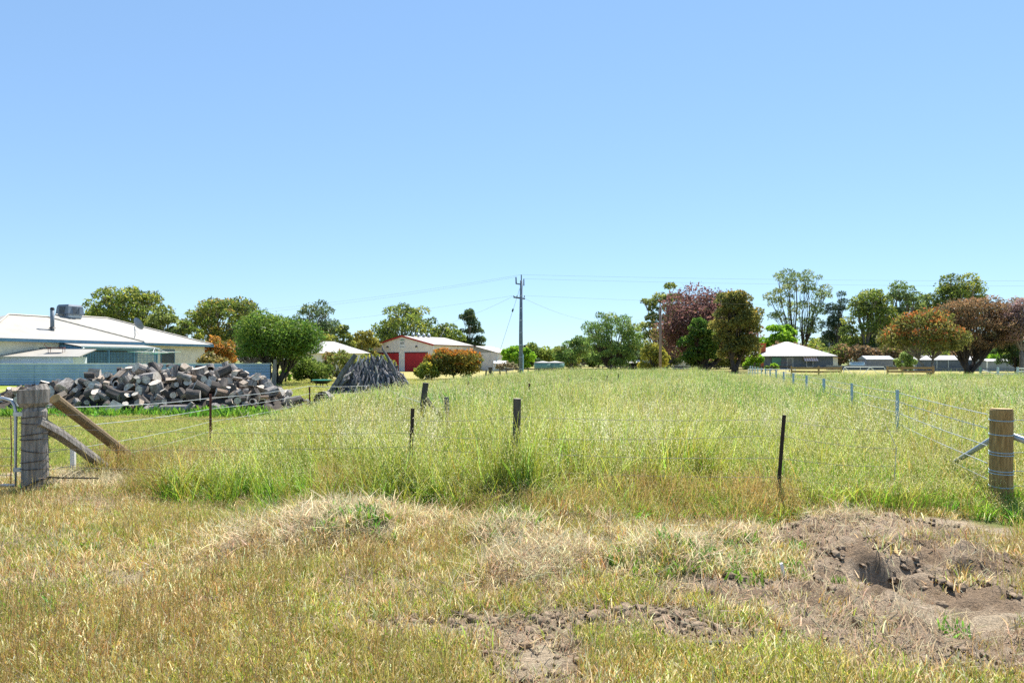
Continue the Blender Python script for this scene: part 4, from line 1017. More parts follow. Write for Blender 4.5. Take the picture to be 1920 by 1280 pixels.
for xx in (-4.9, -1.6, 0.2, 2.9): MB().box((xx, -.06, .86), (.10, .08, 1.72)).build('post', M['galv'], ls)
ws = shed('small_shed', 'small grey ribbed shed with skillion roof beside the dome tree', 1880, 104, 4.4, 4, 1.55, 1.9, 'grey_shed', 'roof_white', R(-6))
MB().box((-2.25, -.05, .78), (.16, .12, 1.56)).build('corner_flashing', M['white_metal'], ws)
wt = empty('white_cabinet', (X(1708, 108), 108, 0), 0, 'white cabinet standing against the long grey shed', 'cabinet')
MB().box((0, 0, .6), (.9, .6, 1.2)).build('body', M['white_metal'], wt); MB().box((0, -.31, .6), (.8, .02, 1.05)).build('door', M['sign_white'], wt)

# ------------------------------------------------------------------ power poles and lines
pp = empty('power_pole', (X(977, 58.8), 58.8, 0), 0, 'tall blue grey steel power pole with two crossarms', 'power pole')
MB().tube([(0, 0, -.2), (-.02, 0, 4), (.02, 0, 8.55)], [.20, .165, .11], 10).build('shaft', M['pole'], pp, smooth=True)
for k in range(7): MB().tube([(0, 0, .9 + k * 1.05), (0, 0, .96 + k * 1.05)], .215 - .013 * k, 12).build('band', M['galv'], pp)
MB().tube([(.02, 0, 8.5), (.02, 0, 9.05)], .05, 8).build('top_pin', M['pole'], pp)
ca = bar('crossarm', (-.42, 0, 8.28), (.12, 0, 8.2), .1, .1, 'pole', pp)
MB().tube([(-.42, 0, 8.25), (-.44, 0, 8.85)], [.06, .05], 8).build('insulator', M['black'], ca)
MB().tube([(.24, 0, 8.1), (.24, 0, 8.7)], [.05, .04], 8).build('insulator', M['black'], ca)
cb = bar('crossarm', (-.66, 0, 7.12), (.34, 0, 6.98), .11, .12, 'dark_wood', pp)
for xx in (-.62, -.35, .28): MB().tube([(xx, 0, 7.1), (xx, 0, 7.26)], .04, 8).build('insulator', M['black'], cb)
MB().box((.30, -.05, 2.9), (.2, .16, .2)).build('meter_box', M['black'], pp)
MB().tube([(.17, -.15, 0), (.17, -.15, 2.2)], .06, 8).build('conduit', M['galv_blue'], pp)
stw_ = MB().tube([(-.1, 0, 7.9), (-2.6, -.6, 0)], .016, 5).build('stay_wire', M['wire'], pp)
MB().tube([(-.68, -.14, 6.1), (-.76, -.15, 5.85)], .07, 8).build('stay_insulator', M['black'], stw_)
MB().tube([(-1.9, -.43, 2.2), (-2.6, -.6, 0)], .035, 6).build('stay_guard', M['white_metal'], stw_)
tp = empty('timber_pole', (X(1238, 86), 86, 0), 0, 'plain grey brown timber pole before the purple tree', 'power pole')
MB().tube([(0, 0, -.2), (0, 0, 4), (.02, 0, 8.4)], [.19, .17, .14], 10).build('shaft', M['pole_wood'], tp, smooth=True)
MB().tube([(-.03, -.05, 7.6), (-.03, -.3, 7.75)], .07, 8).build('insulator', M['black'], tp)
def cable(name, label, a, b, sag, r=.007, n=16, mt='wire_old'):
    a, b = Vector(a), Vector(b)
    pts = [a.lerp(b, k / n) - Vector((0, 0, sag * 4 * (k / n) * (1 - k / n))) for k in range(n + 1)]
    return tag(MB().tube(pts, r, 4, cap=False).build(name, M[mt], smooth=True), label, 'power line')
bx, by = X(977, 58.8), 58.8
cable('power_line', 'high cable left of the steel pole top running past the gums', (bx - .44, by, 8.85), (-60, 110, 8.6), 1.0)
cable('power_line', 'high cable left from the steel pole pin', (bx + .02, by, 9.05), (-61, 112, 9.2), 1.0)
cable('power_line', 'high cable right of the steel pole pin across open sky', (bx + .02, by, 9.05), (70, 62, 9.1), .35)
cable('power_line', 'second high cable right of the steel pole across open sky', (bx + .24, by, 8.7), (70, 64, 8.8), .35)
cable('power_line', 'lower cable right of the steel pole passing the purple tree', (bx + .28, by, 7.26), (72, 82, 8.0), .45)
cable('power_line', 'sagging service cable joining steel pole and timber pole', (bx + .30, by, 7.0), (X(1238, 86), 85.7, 7.75), 1.7, .009)
cable('power_line', 'service cable sloping from timber pole towards the hipped house', (X(1238, 86), 85.7, 7.75), (X(1430, 126), 127, 3.2), .5, .009)
cable('power_line', 'service cable sloping from the steel pole to the shed roof', (bx - .66, by, 7.2), (-12.5, 100, 6.3), .4, .009)
cable('power_line', 'long faint cable left of the steel pole crossing behind the gums', (bx - .62, by, 7.26), (-45, 100, 6.2), .6)

# ------------------------------------------------------------------ weathered gate post, stays and mesh gate (left foreground)
GP = Vector((X(66, 8.7), 8.7, 0))
gp = empty('gate_post', GP, 0, 'thick grey weathered strainer post with notched top and wire wraps', 'post')
MB().tube([(0, 0, -.2), (.005, 0, .02), (0, 0, .6), (-.005, 0, 1.05), (-.005, 0, 1.10)], [.165, .155, .148, .143, .12], 16, jit=.05, seed=3).build('shaft', M['old_wood'], gp, smooth=False)
MB().tube([(-.02, 0, 1.102), (-.022, 0, 1.16), (-.02, 0, 1.325), (-.025, 0, 1.335)], [.13, .17, .172, .15], 16, jit=.05, seed=4, mcap=1).build('head', [M['old_wood'], M['log_end']], gp)
for zz, tl in ((.98, .06), (.90, -.03), (.76, .08), (.70, .02), (.56, -.1), (.42, .06), (.33, 0)):
    ring = [(.163 * math.cos(k * .3927), .163 * math.sin(k * .3927), zz + tl * .3 * math.cos(k * .3927)) for k in range(17)]
    MB().tube(ring, .0045, 5, cap=False).build('wire_wrap', M['picket'], gp)
MB().tube([(.168 * math.cos(k * .3927), .168 * math.sin(k * .3927), .12 + .09 * math.cos(k * .3927)) for k in range(17)] + [(.4, -.1, .22), (.75, .1, .18)], .010, 6).build('black_hose', M['black'], gp)
sA = tag(MB().tube([(-5.93, 8.85, 1.20), (-5.86, 9.8, .60), (-5.73, 10.75, -.06)], [.068, .07, .072], 12, jit=.05, seed=6, mcap=1).build('round_stay', [M['brown_stay'], M['pine_end']]), 'brown round timber stay leaning from the gate post top', 'timber stay')
sB = tag(MB().tube([(-6.0, 8.62, .93), (-5.94, 8.95, .74), (-5.87, 9.3, .49), (-5.80, 9.65, .22), (-5.74, 9.98, -.05)], [.09, .075, .07, .075, .06], 9, jit=.16, seed=7).build('split_stay', [M['old_wood']]), 'split grey weathered stay propping the gate post lower down', 'timber stay')
tag(MB().box((X(137, 10), 10, .25), (.06, .05, .62), (0, 0, .1)).build('white_peg', M['white_metal']), 'short white peg standing behind the two leaning stays', 'peg')
gt = empty('mesh_gate', (GP.x - .19, 8.62, 0), R(183), 'galvanised tubular gate with wire mesh hung on the weathered post', 'gate')
fr = [(3.4, 0, .12), (3.4, 0, 1.2), (.14, 0, 1.215), (.05, 0, 1.19), (.015, 0, 1.13), (0, 0, 1.05), (0, 0, .12), (3.4, 0, .12)]
MB().tube(fr, .022, 8, cap=False).build('frame', M['galv'], gt, smooth=True)
for k in range(1, 9): MB().tube([(.03, 0, .12 + k * .12 + .012 * math.sin(k)), (1.6, 0, .125 + k * .12), (3.4, 0, .12 + k * .12)], .004, 4, cap=False).build('wire', M['wire_old'], gt)
for k in range(1, 11): MB().tube([(k * .31 - .06, 0, .12), (k * .31 - .05 + .01 * (k % 2), 0, .7), (k * .31 - .06, 0, 1.2)], .004, 4, cap=False).build('wire', M['wire_old'], gt)
MB().tube([(.06, 0, 1.0), (.05, .002, .6), (.06, 0, .14)], .006, 4).build('wire', M['rust'], gt)
for zz in (.32, 1.02): MB().box((-.06, .02, zz), (.14, .035, .05)).build('hinge', M['galv'], gt)

# ------------------------------------------------------------------ wire fences
def ygrd(x, y): return float(gh(x, y))
def picket(name, parent, x, y, h, mt, lean=(0, 0), s=1.0, z0=0):
    mb = MB()
    for a in (0, 2.094, 4.189):          # three-flanged star section
        c, s_ = math.cos(a + .5), math.sin(a + .5)
        mb.box((c * .014 * s, s_ * .014 * s, h / 2), (.030 * s, .007 * s, h + .0), (0, 0, a + .5))
    return mb.build(name, M[mt], parent, (x, y, z0 - .05), (lean[0], lean[1], 0))
def wire(parent, pts, r, mt='wire', sag=.03, n=6):
    o = []
    for a, b in zip(pts[:-1], pts[1:]):
        a, b = Vector(a), Vector(b)
        for k in range(n): o.append(a.lerp(b, k / n) - Vector((0, 0, sag * 4 * (k / n) * (1 - k / n))))
    o.append(Vector(pts[-1]))
    return MB().tube(o, r, 5, cap=False).build('wire', M[mt], parent, smooth=True)

lf = empty('old_wire_fence', (0, 0, 0), 0, 'old sagging wire fence with rusty pickets beside the log pile', 'fence')
LP = [(GP.x + .12, 8.75, 0), (-6.19, 14, 0), (-6.08, 20.5, 0), (-4.47, 23, 0), (X(795, 13), 13, 0)]
for (x, y, _), h, ln in zip(LP[1:4], (1.06, .95, .96), (.02, -.02, .04)):
    picket('star_picket', lf, x, y, h, 'rust', (ln, ln * .5), 1.0)
for zz, rr in ((.95, .006), (.72, .005), (.45, .004), (.25, .003)):
    wire(lf, [(x, y, zz * (1.15 if k == 0 else .97 if k < 3 else .92)) for k, (x, y, _) in enumerate(LP)], rr, 'wire', .04)
cp = empty('leaning_post', (X(795, 13), 13, 0), 0, 'leaning dark strainer post with short stay in the tall grass', 'post')
MB().tube([(-.18, 0, -.1), (-.05, 0, .6), (.03, 0, 1.27)], [.068, .064, .058], 10, jit=.08, seed=9, mcap=1).build('shaft', [M['dark_wood'], M['old_wood']], cp)
MB().tube([(.0, 0, 1.0), (.62, .3, .2)], [.045, .04], 8, jit=.1, seed=10).build('stay', M['dark_wood'], cp)
MB().tube([(.42, .3, .4), (.40, .32, .98)], [.05, .045], 8, jit=.15, seed=11).build('stump', M['old_wood'], cp)

ff = empty('front_wire_fence', (0, 0, 0), 0, 'slack wire fence along the front of the tall grass', 'fence')
FP = [(GP.x + .15, 8.7), (X(767, 8.4), 8.4), (.03, 8.2), (X(1460, 7.9), 7.9), (4.35, 7.85)]
picket('star_picket', ff, FP[1][0], FP[1][1], 1.16, 'picket', (.02, .04), .85)
picket('star_picket', ff, FP[3][0] - .02, FP[3][1], 1.12, 'picket', (.02, .07), .85)
MB().tube([(0, 0, -.1), (.02, 0, .7), (.03, .0, 1.24)], [.052, .05, .048], 10, jit=.08, seed=12, mcap=1).build('post', [M['dark_wood'], M['log_end']], ff, (FP[2][0], FP[2][1], 0))
for zz in (1.0, .8, .6, .35):
    wire(ff, [(x, y, zz + .04 * math.sin(k * 2.1 + zz * 9)) for k, (x, y) in enumerate(FP[:4])] + [(FP[4][0] + .1 * zz, FP[4][1], zz - .12)], .0026, 'wire_old', .03)
MB().tube([(4.3, 7.85, .95), (4.42, 7.85, .7), (4.40, 7.86, .3), (4.2, 7.85, .1)], .004, 4).build('wire', M['wire'], ff)

iw = empty('overgrown_fence', (0, 0, 0), 0, 'line of rusty pickets nearly swallowed by the tall grass', 'fence')
IP = [(877, 24, 1.0), (933, 26, 1.02), (1065, 27.5, 1.0), (1107, 28.5, 1.02), (1137, 29.5, 1.1), (1158, 30.5, 1.14)]
for px, D, h in IP: picket('star_picket', iw, X(px, D), D, h, 'picket', (.02, .03), .95)
wire(iw, [(X(px, D), D, .86) for px, D, h in IP], .005, 'wire_old')
lone = picket('lone_picket', None, X(989, 18.5), 18.5, 1.12, 'rust', (0, .05), 1.0); tag(lone, 'single rusty picket standing in the grass below the steel pole', 'fence picket')

# new fence running away on the right
rp_ = empty('new_wire_fence', (0, 0, 0), 0, 'new galvanised wire fence with pale blue grey pickets running back', 'fence')
EP = Vector((X(1877, 7.77), 7.77, 0))
def fl_(D): return 3.24 + .30 * D
RD = [12.2 + 4.15 * k for k in range(14)]
for D in RD: picket('star_picket', rp_, fl_(D), D, 1.22 if D < 14 else 1.2, 'galv_blue', (random.uniform(-.015, .015), random.uniform(-.015, .015)), 1.15 if D < 20 else 1.6)
for zz in (1.10, .94, .74, .54, .36, .18):
    wire(rp_, [(EP.x - .12, EP.y + .05, zz - .02)] + [(fl_(D), D, zz + .02) for D in RD], .0055, 'wire', .012, 3)
for k in range(26):                      # light mesh uprights between the strands, first bays
    D = 8.6 + k * .42
    MB().tube([(fl_(D), D, .18), (fl_(D), D, .95)], .002, 4, cap=False).build('upright', M['wire'], rp_)
ep = empty('pine_end_post', EP, 0, 'round treated pine strainer post with steel stays and wire ties', 'post')
MB().tube([(0, 0, -.2), (0, 0, .5), (.004, 0, 1.13), (.004, 0, 1.15)], [.118, .114, .113, .104], 20, jit=.015, mcap=1).build('shaft', [M['pine'], M['pine_end']], ep)
for zz in (1.02, .86, .66, .63, .45, .42, .27, .09, .06):
    MB().tube([(.118 * math.cos(k * .3927), .118 * math.sin(k * .3927), zz + .008 * math.sin(k * .4)) for k in range(17)], .0048, 5, cap=False).build('wire_tie', M['galv_blue'], ep)
MB().tube([(-.02, .10, .80), (fl_(10.15) - EP.x, 10.15 - EP.y, .0)], .030, 10).build('stay', M['galv'], ep, smooth=True)
MB().tube([(.11, -.02, .84), (2.3, -.15, .02)], .036, 10).build('stay', M['galv'], ep, smooth=True)
f2 = empty('side_wire_fence', (0, 0, 0), 0, 'wire strands leaving the pine post along the roadside', 'fence')
for zz in (1.02, .86, .65, .44, .27): wire(f2, [(EP.x + .13, EP.y, zz), (EP.x + 4.5, EP.y - .05, zz - .01), (EP.x + 9, EP.y - .1, zz)], .0045, 'wire', .01)
picket('star_picket', f2, EP.x + 4.5, EP.y - .03, 1.15, 'galv_blue', (0, 0), 2.2)

# timber rail fences, white gate
def rail_fence(name, label, pxs, D, h=1.16, rails=(1.02, .72, .40), mt='rail', pw=.16, dy=0):
    o = empty(name, (X(pxs[0], D), D, 0), 0, label, 'fence')
    xs = [X(p, D) - X(pxs[0], D) for p in pxs]
    for x in xs: MB().tube([(x, 0, -.1), (x, 0, h), (x, 0, h + .04)], [pw * .5, pw * .5, pw * .35], 8, jit=.05, seed=int(x * 9)).build('post', M[mt], o)
    for a, b in zip(xs[:-1], xs[1:]):
        for z in rails: MB().span((a + pw * .3, -.0, z + random.uniform(-.015, .015)), (b - pw * .3, -.0, z + random.uniform(-.015, .015)), .06, .17).build('rail', M[mt], o)
    return o
rail_fence('rail_fence', 'brown timber post and rail fence left of the white gate', [1484, 1535, 1577], 58)
rail_fence('rail_fence', 'brown timber post and rail fence right of the white gate', [1664, 1692, 1750], 58)
rail_fence('dark_rail_fence', 'long dark rail fence behind the field grass by the pepper tree', [1130, 1180, 1230, 1280, 1330, 1380, 1430, 1480], 100, .85, (.72, .35), 'dark_wood', .14)
rail_fence('far_paddock_fence', 'low grey fence beyond the steel pole and tanks', [937, 990, 1040, 1090, 1130], 84, .75, (.62,), 'dark_wood', .16)
rail_fence('long_grey_fence', 'low dark fence in front of the long grey shed', [1752, 1800, 1840, 1890, 1940], 96, .62, (.5, .2), 'grey_wall', .12)
wg = empty('white_gate', (X(1581, 58), 58, 0), 0, 'white tubular farm gate with zigzag braces between rail fences', 'gate')
gw_ = X(1661, 58) - X(1581, 58)
MB().tube([(.05, 0, .05), (.05, 0, 1.0), (.15, 0, 1.12), (gw_ - .2, 0, 1.12), (gw_ - .08, 0, 1.0), (gw_ - .08, 0, .05), (.05, 0, .05)], .03, 8, cap=False).build('frame', M['white_metal'], wg, smooth=True)
for a, b in (((.1, 1.1), (1.25, .08)), ((1.25, .08), (2.3, 1.1)), ((2.3, 1.1), (gw_ - .1, .12))):
    MB().tube([(a[0], 0, a[1]), (b[0], 0, b[1])], .026, 6).build('brace', M['white_metal'], wg)
MB().tube([(1.45, 0, 1.1), (1.45, 0, .1)], .016, 6).build('upright', M['white_metal'], wg)
for k in range(4): MB().tube([(.06, .01, .25 + k * .2), (gw_ - .1, .01, .25 + k * .2)], .008, 4).build('wire', M['wire'], wg)
yf = empty('steel_yard_fence', (X(1838, 60), 60, 0), 0, 'pale steel yard fence with white diagonal brace by the small shed', 'fence')
for px, mt in ((1838, 'tank'), (1871, 'galv_blue'), (1908, 'galv_blue'), (1945, 'galv_blue')):
    MB().box((X(px, 60) - X(1838, 60), 0, .52), (.14, .14, 1.12)).build('post', M[mt], yf)
for z in (.98, .72, .48): MB().span((3.3 if z > .5 else 1.6, .03, z), (8.0, .03, z), .05, .12).build('rail', M['white_metal'], yf)
for z in (.95, .55): MB().span((.1, .05, z), (3.2, .05, z), .05, .07).build('rail', M['grey_wall'], yf)
MB().tube([(.15, -.1, .82), (2.6, -.2, .08)], .05, 8).build('brace', M['white_metal'], yf)
wf = empty('white_yard_rail', (X(1403, 66), 66, 0), 0, 'white pipe rail yard at the far end of the new wire fence', 'fence')
for k in range(6): MB().tube([(k * .95, k * .1, 0), (k * .95, k * .1, .9 - .02 * k)], .035, 6).build('post', M['white_metal'], wf)
for z in (.85, .5): MB().tube([(0, 0, z), (4.8, .5, z - .08)], .03, 6).build('rail', M['white_metal'], wf)
sp_ = empty('braced_stump_post', (X(920, 58), 58, 0), 0, 'squat dark post with two splayed props beside the stay wire', 'post')
MB().tube([(0, 0, -.1), (-.03, 0, .5), (-.02, 0, 1.1)], [.13, .13, .19], 9, jit=.1, seed=31).build('shaft', M['dark_wood'], sp_)
for sx in (-1, 1): MB().tube([(.05 * sx, 0, .62), (.62 * sx, -.1, 0)], .05, 6).build('prop', M['dark_wood'], sp_)
for k, (px, D, h) in enumerate(((911, 56, .9), (937, 57, .75), (1010, 56, .85), (1019, 56, .95))):
    tag(MB().tube([(0, 0, -.1), (.02, 0, h)], .07, 7, jit=.1, seed=k).build('fence_stub', M['dark_wood'], None, (X(px, D), D, 0)), 'short dark weathered fence stub around the foot of the steel pole', 'fence post', 'fence stubs near the steel pole')

# ------------------------------------------------------------------ pile of firewood rounds
def log_mesh(kind, seed):
    g = random.Random(seed)
    mb = MB(); S = 14
    r, L_ = g.uniform(.16, .28), g.uniform(.26, .62)
    prof = [1 + g.uniform(-.09, .09) for _ in range(S)]
    ecc = g.uniform(.8, 1)
    if kind == 'split':
        a0, a1 = 0, g.choice([math.pi * .55, math.pi * .8, math.pi])
        S2 = 8
        arc = [(r * 1.25 * math.cos(a0 + (a1 - a0) * k / S2) * (1 + g.uniform(-.05, .05)), r * 1.25 * math.sin(a0 + (a1 - a0) * k / S2) * (1 + g.uniform(-.05, .05))) for k in range(S2 + 1)] + [(0, 0)]
        off = (sum(p[0] for p in arc) / len(arc), sum(p[1] for p in arc) / len(arc))
        arc = [(p[0] - off[0], p[1] - off[1]) for p in arc]
        t0, t1 = g.uniform(-.05, .05), g.uniform(-.05, .05)
        A = [(-L_ / 2 + t0 * p[0] / r, p[0], p[1]) for p in arc]; B = [(L_ / 2 + t1 * p[1] / r, p[0], p[1]) for p in arc]
        n = len(arc)
        for k in range(n):
            mb.poly([A[k], A[(k + 1) % n], B[(k + 1) % n], B[k]], 0 if k < n - 2 else 2)
        mb.poly(list(reversed(A)), 1); mb.poly(B, 1)
    else:
        rings = []
        for q in range(4):
            x = -L_ / 2 + L_ * q / 3
            w_ = 1 + g.uniform(-.05, .05)
            tl = g.uniform(-.06, .06) if q in (0, 3) else 0
            rings.append([(x + tl * math.cos(k * 2 * math.pi / S), r * prof[k] * w_ * math.cos(k * 2 * math.pi / S), r * ecc * prof[k] * w_ * math.sin(k * 2 * math.pi / S)) for k in range(S)])
        for q in range(3):
            for k in range(S): mb.poly([rings[q][k], rings[q][(k + 1) % S], rings[q + 1][(k + 1) % S], rings[q + 1][k]], 0)
        for q, flip in ((0, 1), (3, 0)):
            rg = rings[q]
            if kind == 'hollow':
                hf = .70
                inner = [(p[0], p[1] * hf, p[2] * hf) for p in rg]
                deep = [(p[0] * .3, p[1] * hf * .8, p[2] * hf * .8) for p in rg]
                for k in range(S):
                    a, b = k, (k + 1) % S
                    f = [rg[a], rg[b], inner[b], inner[a]]; mb.poly(f if flip else f[::-1], 1)
                    f = [inner[a], inner[b], deep[b], deep[a]]; mb.poly(f if flip else f[::-1], 3)
                mb.poly(deep[::-1] if flip else deep, 3)
            else:
                mb.poly(rg[::-1] if flip else rg, 1)
    return mb.mesh('log', [M[g.choice(['log_bark', 'log_bark', 'log_bark_dark', 'log_bark_brown'])], M['log_end'], M['log_red'], M['log_hollow']])
LOGS = {k: [log_mesh(k, 900 + 31 * i + len(k)) for i in range(n)] for k, n in (('round', 9), ('split', 7), ('hollow', 5))}
LINFO = {'round': ('firewood_round', 'solid grey sawn log round tumbled in the big firewood pile', 'log', 'solid rounds in the firewood pile'),
         'split': ('split_log', 'split wedge of grey firewood lying in the big firewood pile', 'log', 'split wedges in the firewood pile'),
         'hollow': ('hollow_log', 'hollow log ring with dark centre in the big firewood pile', 'log', 'hollow logs in the firewood pile')}
cell = .09
hx0, hy0 = -21.0, 19.0
gxx, gyy = np.meshgrid(hx0 + cell * np.arange(170), hy0 + cell * np.arange(130), indexing='ij')
def env(x, y):
    rdg = np.interp(x, [-20.5, -18.4, -16.5, -15.3, -14.5, -13.2, -11.9, -10.9, -10.1, -9.2, -8.6, -7.7, -6.9], [.30, .48, .72, 1.10, 1.2, 1.38, 1.48, 1.55, 1.40, 1.12, .76, .38, .0])
    cy = np.interp(x, [-20, -14, -7], [24.6, 24.3, 23.8])
    hw = .9 + 1.35 * rdg
    return rdg * np.clip(1.08 - (np.abs(y - cy) / hw) ** 2.0, 0, 1)
HM = np.clip(env(gxx, gyy) * .74 - .12, 0, 9)       # filler core added under the logs, in place of buried ones
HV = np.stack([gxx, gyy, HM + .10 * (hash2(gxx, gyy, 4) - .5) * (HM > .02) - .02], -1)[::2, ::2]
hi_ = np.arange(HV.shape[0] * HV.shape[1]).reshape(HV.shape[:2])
tag(link('pile_filler', np_mesh('pile_filler', HV.reshape(-1, 3), np.stack([hi_[:-1, :-1], hi_[1:, :-1], hi_[1:, 1:], hi_[:-1, 1:]], -1).reshape(-1, 4)[(HM[::2, ::2][:-1, :-1] > .01).ravel()], [M['pile_gap_shade']])),
    'dark filler mound added inside the firewood pile', 'filler', kind='stuff')
g = random.Random(44)
placed = 0
for att in range(20000):
    if placed >= 520: break
    x, y = g.uniform(-20.3, -7.0), g.uniform(20.6, 27.4)
    e_ = float(env(np.array(x), np.array(y)))
    if e_ < .12: continue
    kind = g.choices(['round', 'split', 'hollow'], [.60, .33, .07])[0]
    me = g.choice(LOGS[kind])
    sc = .42 + .48 * g.random() ** 1.2
    yaw, tilt, roll = g.uniform(0, 6.283), g.gauss(0, .6), g.uniform(0, 6.283)
    if g.random() < .12: tilt = g.uniform(1.1, 1.57)
    bb = np.array([v.co for v in me.vertices]) * sc
    rot = Euler((roll, tilt, yaw)).to_matrix()
    bw = bb @ np.array(rot).T
    fr_ = .62 * (bw[:, :2].max(0) - bw[:, :2].min(0)) / 2
    hz = (bw[:, 2].max() - bw[:, 2].min()) / 2
    msk = ((gxx - x) / fr_[0]) ** 2 + ((gyy - y) / fr_[1]) ** 2 < 1
    base = np.percentile(HM[msk], 72) if msk.any() else 0
    zc = base + hz * .88
    if zc + hz > e_ + .26: continue
    m2 = ((gxx - x) / (fr_[0] * 1.45)) ** 2 + ((gyy - y) / (fr_[1] * 1.45)) ** 2
    HM = np.where(m2 < 1, np.maximum(HM, zc + hz * .88 * np.sqrt(np.clip(1 - m2 * .8, 0, 1))), HM)
    nm, lb, ct, gr = LINFO[kind]
    o = link(nm, me, None, (x, y, zc), (roll, tilt, yaw), (sc, sc, sc))
    tone = {'log_bark': 'pale grey', 'log_bark_dark': 'dark grey', 'log_bark_brown': 'brown'}[me.materials[0].name]
    size_ = 'large' if sc > .74 else 'small' if sc < .56 else 'middle sized'
    pose = 'standing on end' if tilt > 1.05 else 'lying'
    what = {'round': 'solid log round', 'split': 'split wedge of firewood', 'hollow': 'hollow log ring'}[kind]
    lb = f'{size_} {tone} {what} {pose} in the big firewood pile'
    many = {'round': 'solid log rounds', 'split': 'split wedges', 'hollow': 'hollow log rings'}[kind]
    tag(o, lb, ct, f'{size_} {tone} {many} {pose} in the pile'); placed += 1
# larger single logs lying round the pile
def single(name, label, pos, rot, r, L_, hollow=False, seed=1):
    g2 = random.Random(seed)
    mb = MB(); S = 16
    pts = [(-L_ / 2, 0, 0), (-L_ / 6, 0, g2.uniform(-.02, .02)), (L_ / 6, 0, g2.uniform(-.02, .02)), (L_ / 2, 0, 0)]
    mb.tube(pts, [r * .96, r, r * 1.02, r * .97], S, jit=.06, seed=seed, mcap=3 if hollow else 1)
    return tag(mb.build(name, [M['log_bark'], M['log_end'], M['log_red'], M['log_hollow']], None, pos, rot), label, 'log')
single('fallen_log', 'long pale hollow log lying along the front foot of the pile', (X(325, 21.3), 21.3, .14), (0, 0, .1), .17, 1.35, True, 3)
single('leaning_billet', 'thin pale billet leaning at the front foot of the pile', (X(350, 21.2), 21.1, .17), (0, -.8, .4), .07, .6, False, 4)
single('cut_stump', 'broad hollow stump standing apart on the lawn near the picket', (X(603, 23.5), 23.8, .30), (0, .15, 1.35), .30, .38, True, 5)
single('small_round', 'small grey round lying next to the hollow stump', (X(620, 23.5), 23.5, .13), (.1, 0, .3), .15, .35, False, 6)
tag(MB().box((X(213, 20.9), 20.9, .22), (.34, .06, .46), (-.5, .5, .2)).build('pale_slab', M['log_end']), 'pale sawn slab leaning at the front of the firewood pile', 'timber slab')

# ------------------------------------------------------------------ stack of leaning branches
def branch_mesh(seed):
    g2 = random.Random(seed)
    mb = MB(); r = g2.uniform(.045, .085)
    b1, b2 = g2.uniform(-.10, .10), g2.uniform(-.10, .10)
    b1, b2 = b1 * 2.4, b2 * 2.4
    pts = [(b1 * math.sin(t * 3.1) + .06 * math.sin(t * 8 + seed), b2 * math.sin(t * 3.1 + .4) + .05 * math.sin(t * 7 + seed * 2), t * 2.0) for t in [k / 6 for k in range(7)]]
    mb.tube(pts, [r * (1.15 - .5 * k / 6) for k in range(7)], 8, jit=.14, seed=seed)
    if g2.random() < .5:
        k = g2.choice([2, 3, 4]); p = Vector(pts[k])
        mb.tube([p, p + Vector((g2.uniform(-.3, .3), g2.uniform(-.2, .2), .28))], [r * .5, r * .25], 6)
    return mb.mesh('branch', [M['branch']])
BR = [branch_mesh(60 + k) for k in range(14)]
BRP = []
for me in BR[:5]:
    m3 = me.copy(); m3.materials[0] = M['branch_pale']; BRP.append(m3)
cxb, cyb = X(697, 36), 36.0
g = random.Random(12)
for k in range(255):
    layer = (0, 1, 2)[k % 3]
    t = -1 + 2 * (((k // 3) * .618034 + .1 * layer) % 1)
    sx = 2.3 * t * (1 - .10 * layer)
    foot = Vector((sx, -1.15 * math.sqrt(max(0, 1 - (t * .85) ** 2)) + .32 * layer, 0))
    top = Vector((sx * .66 + g.uniform(-.2, .2), -.25 + .3 * layer + g.uniform(-.1, .1), 2.0 * math.sqrt(1 - (.72 * t) ** 2) * (1 - .17 * (2 - layer)) * g.uniform(.84, 1.03)))
    if k < 5: top.z *= 1.08
    dv = top - foot
    pale = g.random() < .28
    me = g.choice(BRP if pale else BR)
    q = dv.to_track_quat('Z', 'Y') @ Euler((0, 0, g.uniform(0, 6.28))).to_quaternion()
    s_ = dv.length / 2.0; th = g.uniform(.45, 1.2)
    o = link('leaning_branch', me, None, Vector((cxb, cyb, -.03)) + foot, q.to_euler(), (th, th, s_))
    lb = ('thick' if th > .95 else 'thin' if th < .7 else 'middling') + (' pale bleached' if pale else ' dark grey') + ' branch leaning ' + ('on the outside of' if layer == 0 else 'within' if layer == 1 else 'at the heart of') + ' the branch stack'
    tag(o, lb, 'branch', lb.replace('branch leaning', 'branches leaning'))
tag(MB().tube([(cxb + 1.55, cyb - .6, .0), (cxb + 1.25, cyb - .35, 1.2), (cxb + .85, cyb - .2, 1.9), (cxb + .62, cyb - .2, 2.25), (cxb + .58, cyb - .2, 2.48)], [.10, .09, .07, .05, .03], 8, jit=.1, seed=5).build('crooked_branch', M['branch'], smooth=True), 'longest crooked branch poking above the stack before the red doors', 'branch')
tag(MB().tube([(cxb - 1.9, cyb - 1.0, .0), (cxb - 1.3, cyb - .8, 1.1), (cxb - .72, cyb - .6, 1.98)], [.15, .14, .12], 10, jit=.05, seed=8, mcap=1).build('thick_branch', [M['branch'], M['branch_pale']]), 'thickest blue grey trunk leaning on the stack next to the shrubs', 'branch')

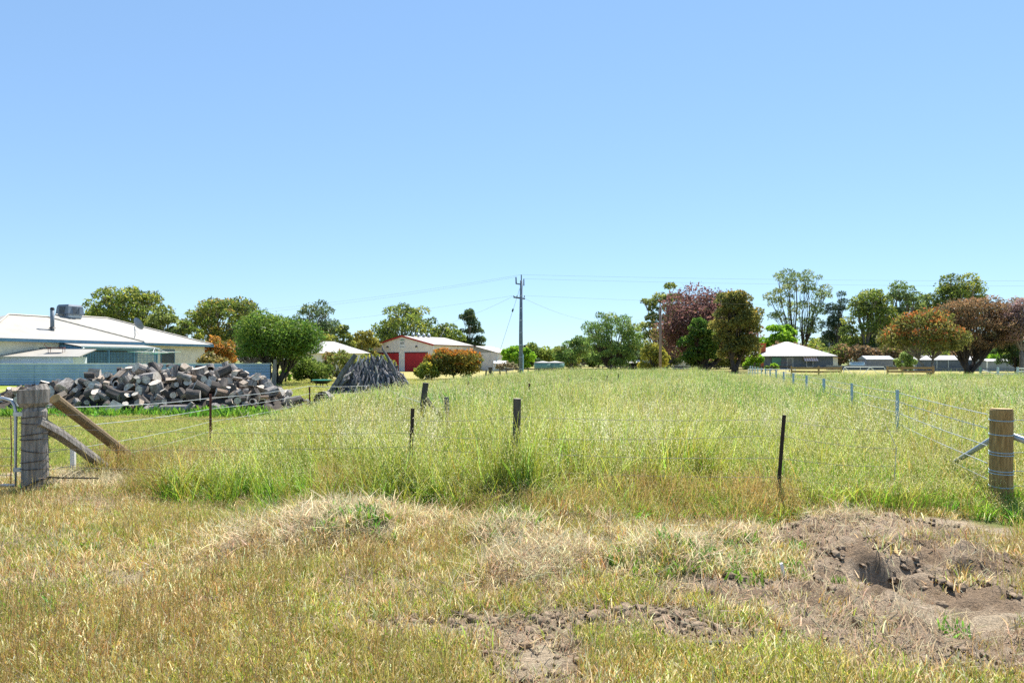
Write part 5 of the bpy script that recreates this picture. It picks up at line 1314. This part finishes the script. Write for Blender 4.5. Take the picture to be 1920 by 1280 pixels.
# old stump post by the rounded tree, green tub
tag(MB().tube([(X(513, 45), 45, -.1), (X(513, 45) + .05, 45, .9), (X(516, 45), 45, 1.75)], [.17, .15, .09], 10, jit=.1, seed=21).build('old_stump_post', M['old_wood']), 'tall grey dead stump in front of the rounded tree trunk', 'stump')
ft = empty('garden_tub', (X(603, 43), 43, 0), 0, 'low green rimmed tub on dark legs beside the branch stack', 'tub')
MB().tube([(0, 0, .22), (0, 0, .30), (0, 0, .42)], [.36, .50, .58], 16).build('bowl', M['black'], ft)
MB().tube([(0, 0, .422), (0, 0, .47)], [.62, .62], 16).build('rim', M['green_paint'], ft)
for k in range(4): MB().tube([(.3 * math.cos(k * 1.571 + .5), .3 * math.sin(k * 1.571 + .5), .24), (.4 * math.cos(k * 1.571 + .5), .4 * math.sin(k * 1.571 + .5), 0)], .03, 6).build('leg', M['rust'], ft)

# ------------------------------------------------------------------ small things on the verge
def lump(name, label, cat, px, D, sx, sy, sz, mt, seed):
    g2 = np.random.default_rng(seed)
    V, F_ = [], []
    for i in range(7):
        th = math.pi * i / 6
        for j in range(10):
            ph = 2 * math.pi * j / 10
            k = 1 + g2.uniform(-.22, .22)
            V.append((sx * math.sin(th) * math.cos(ph) * k, sy * math.sin(th) * math.sin(ph) * k, sz * math.cos(th) * k))
    for i in range(6):
        for j in range(10): F_.append((i * 10 + j, (i + 1) * 10 + j, (i + 1) * 10 + (j + 1) % 10, i * 10 + (j + 1) % 10))
    o = link(name, np_mesh(name, V, F_, [M[mt]]), None, (X(px, D), D, ygrd(X(px, D), D) + sz * .25))
    return tag(o, label, cat)
lump('concrete_chip', 'flat white broken chip lying in the short dry grass', 'stone', 642, 4.72, .10, .05, .022, 'white_chip', 1)
lump('earth_clod', 'large dark clod of earth below the dug hole', 'clod', 1622, 4.45, .085, .06, .05, 'clod', 2)
lump('earth_clod', 'fist sized clod right of the dug hole', 'clod', 1765, 4.85, .05, .04, .035, 'clod', 3)
lump('earth_clod', 'brown clod on the bare strip left of the soil heap', 'clod', 1003, 4.55, .04, .03, .022, 'clod', 4)
xs_, ys_ = X(1468, 5.3), 5.3
tag(MB().box((xs_, ys_, ygrd(xs_, ys_) + .06), (.022, .015, .13), (.15, -.35, .2)).build('white_stake', M['white_metal']), 'short white wooden stake stuck beside the soil heap', 'stake')
tag(MB().tube([(X(1300, 4.05), 4.05, ygrd(X(1300, 4.05), 4.05) + .03), (X(1350, 4.03), 4.03, ygrd(X(1350, 4.03), 4.03) + .05), (X(1415, 4.0), 4.0, ygrd(X(1415, 4.0), 4.0) + .03)], [.012, .013, .008], 7, jit=.1, seed=2).build('dry_stick', M['old_wood']), 'thin pale stick lying across the verge grass', 'stick')
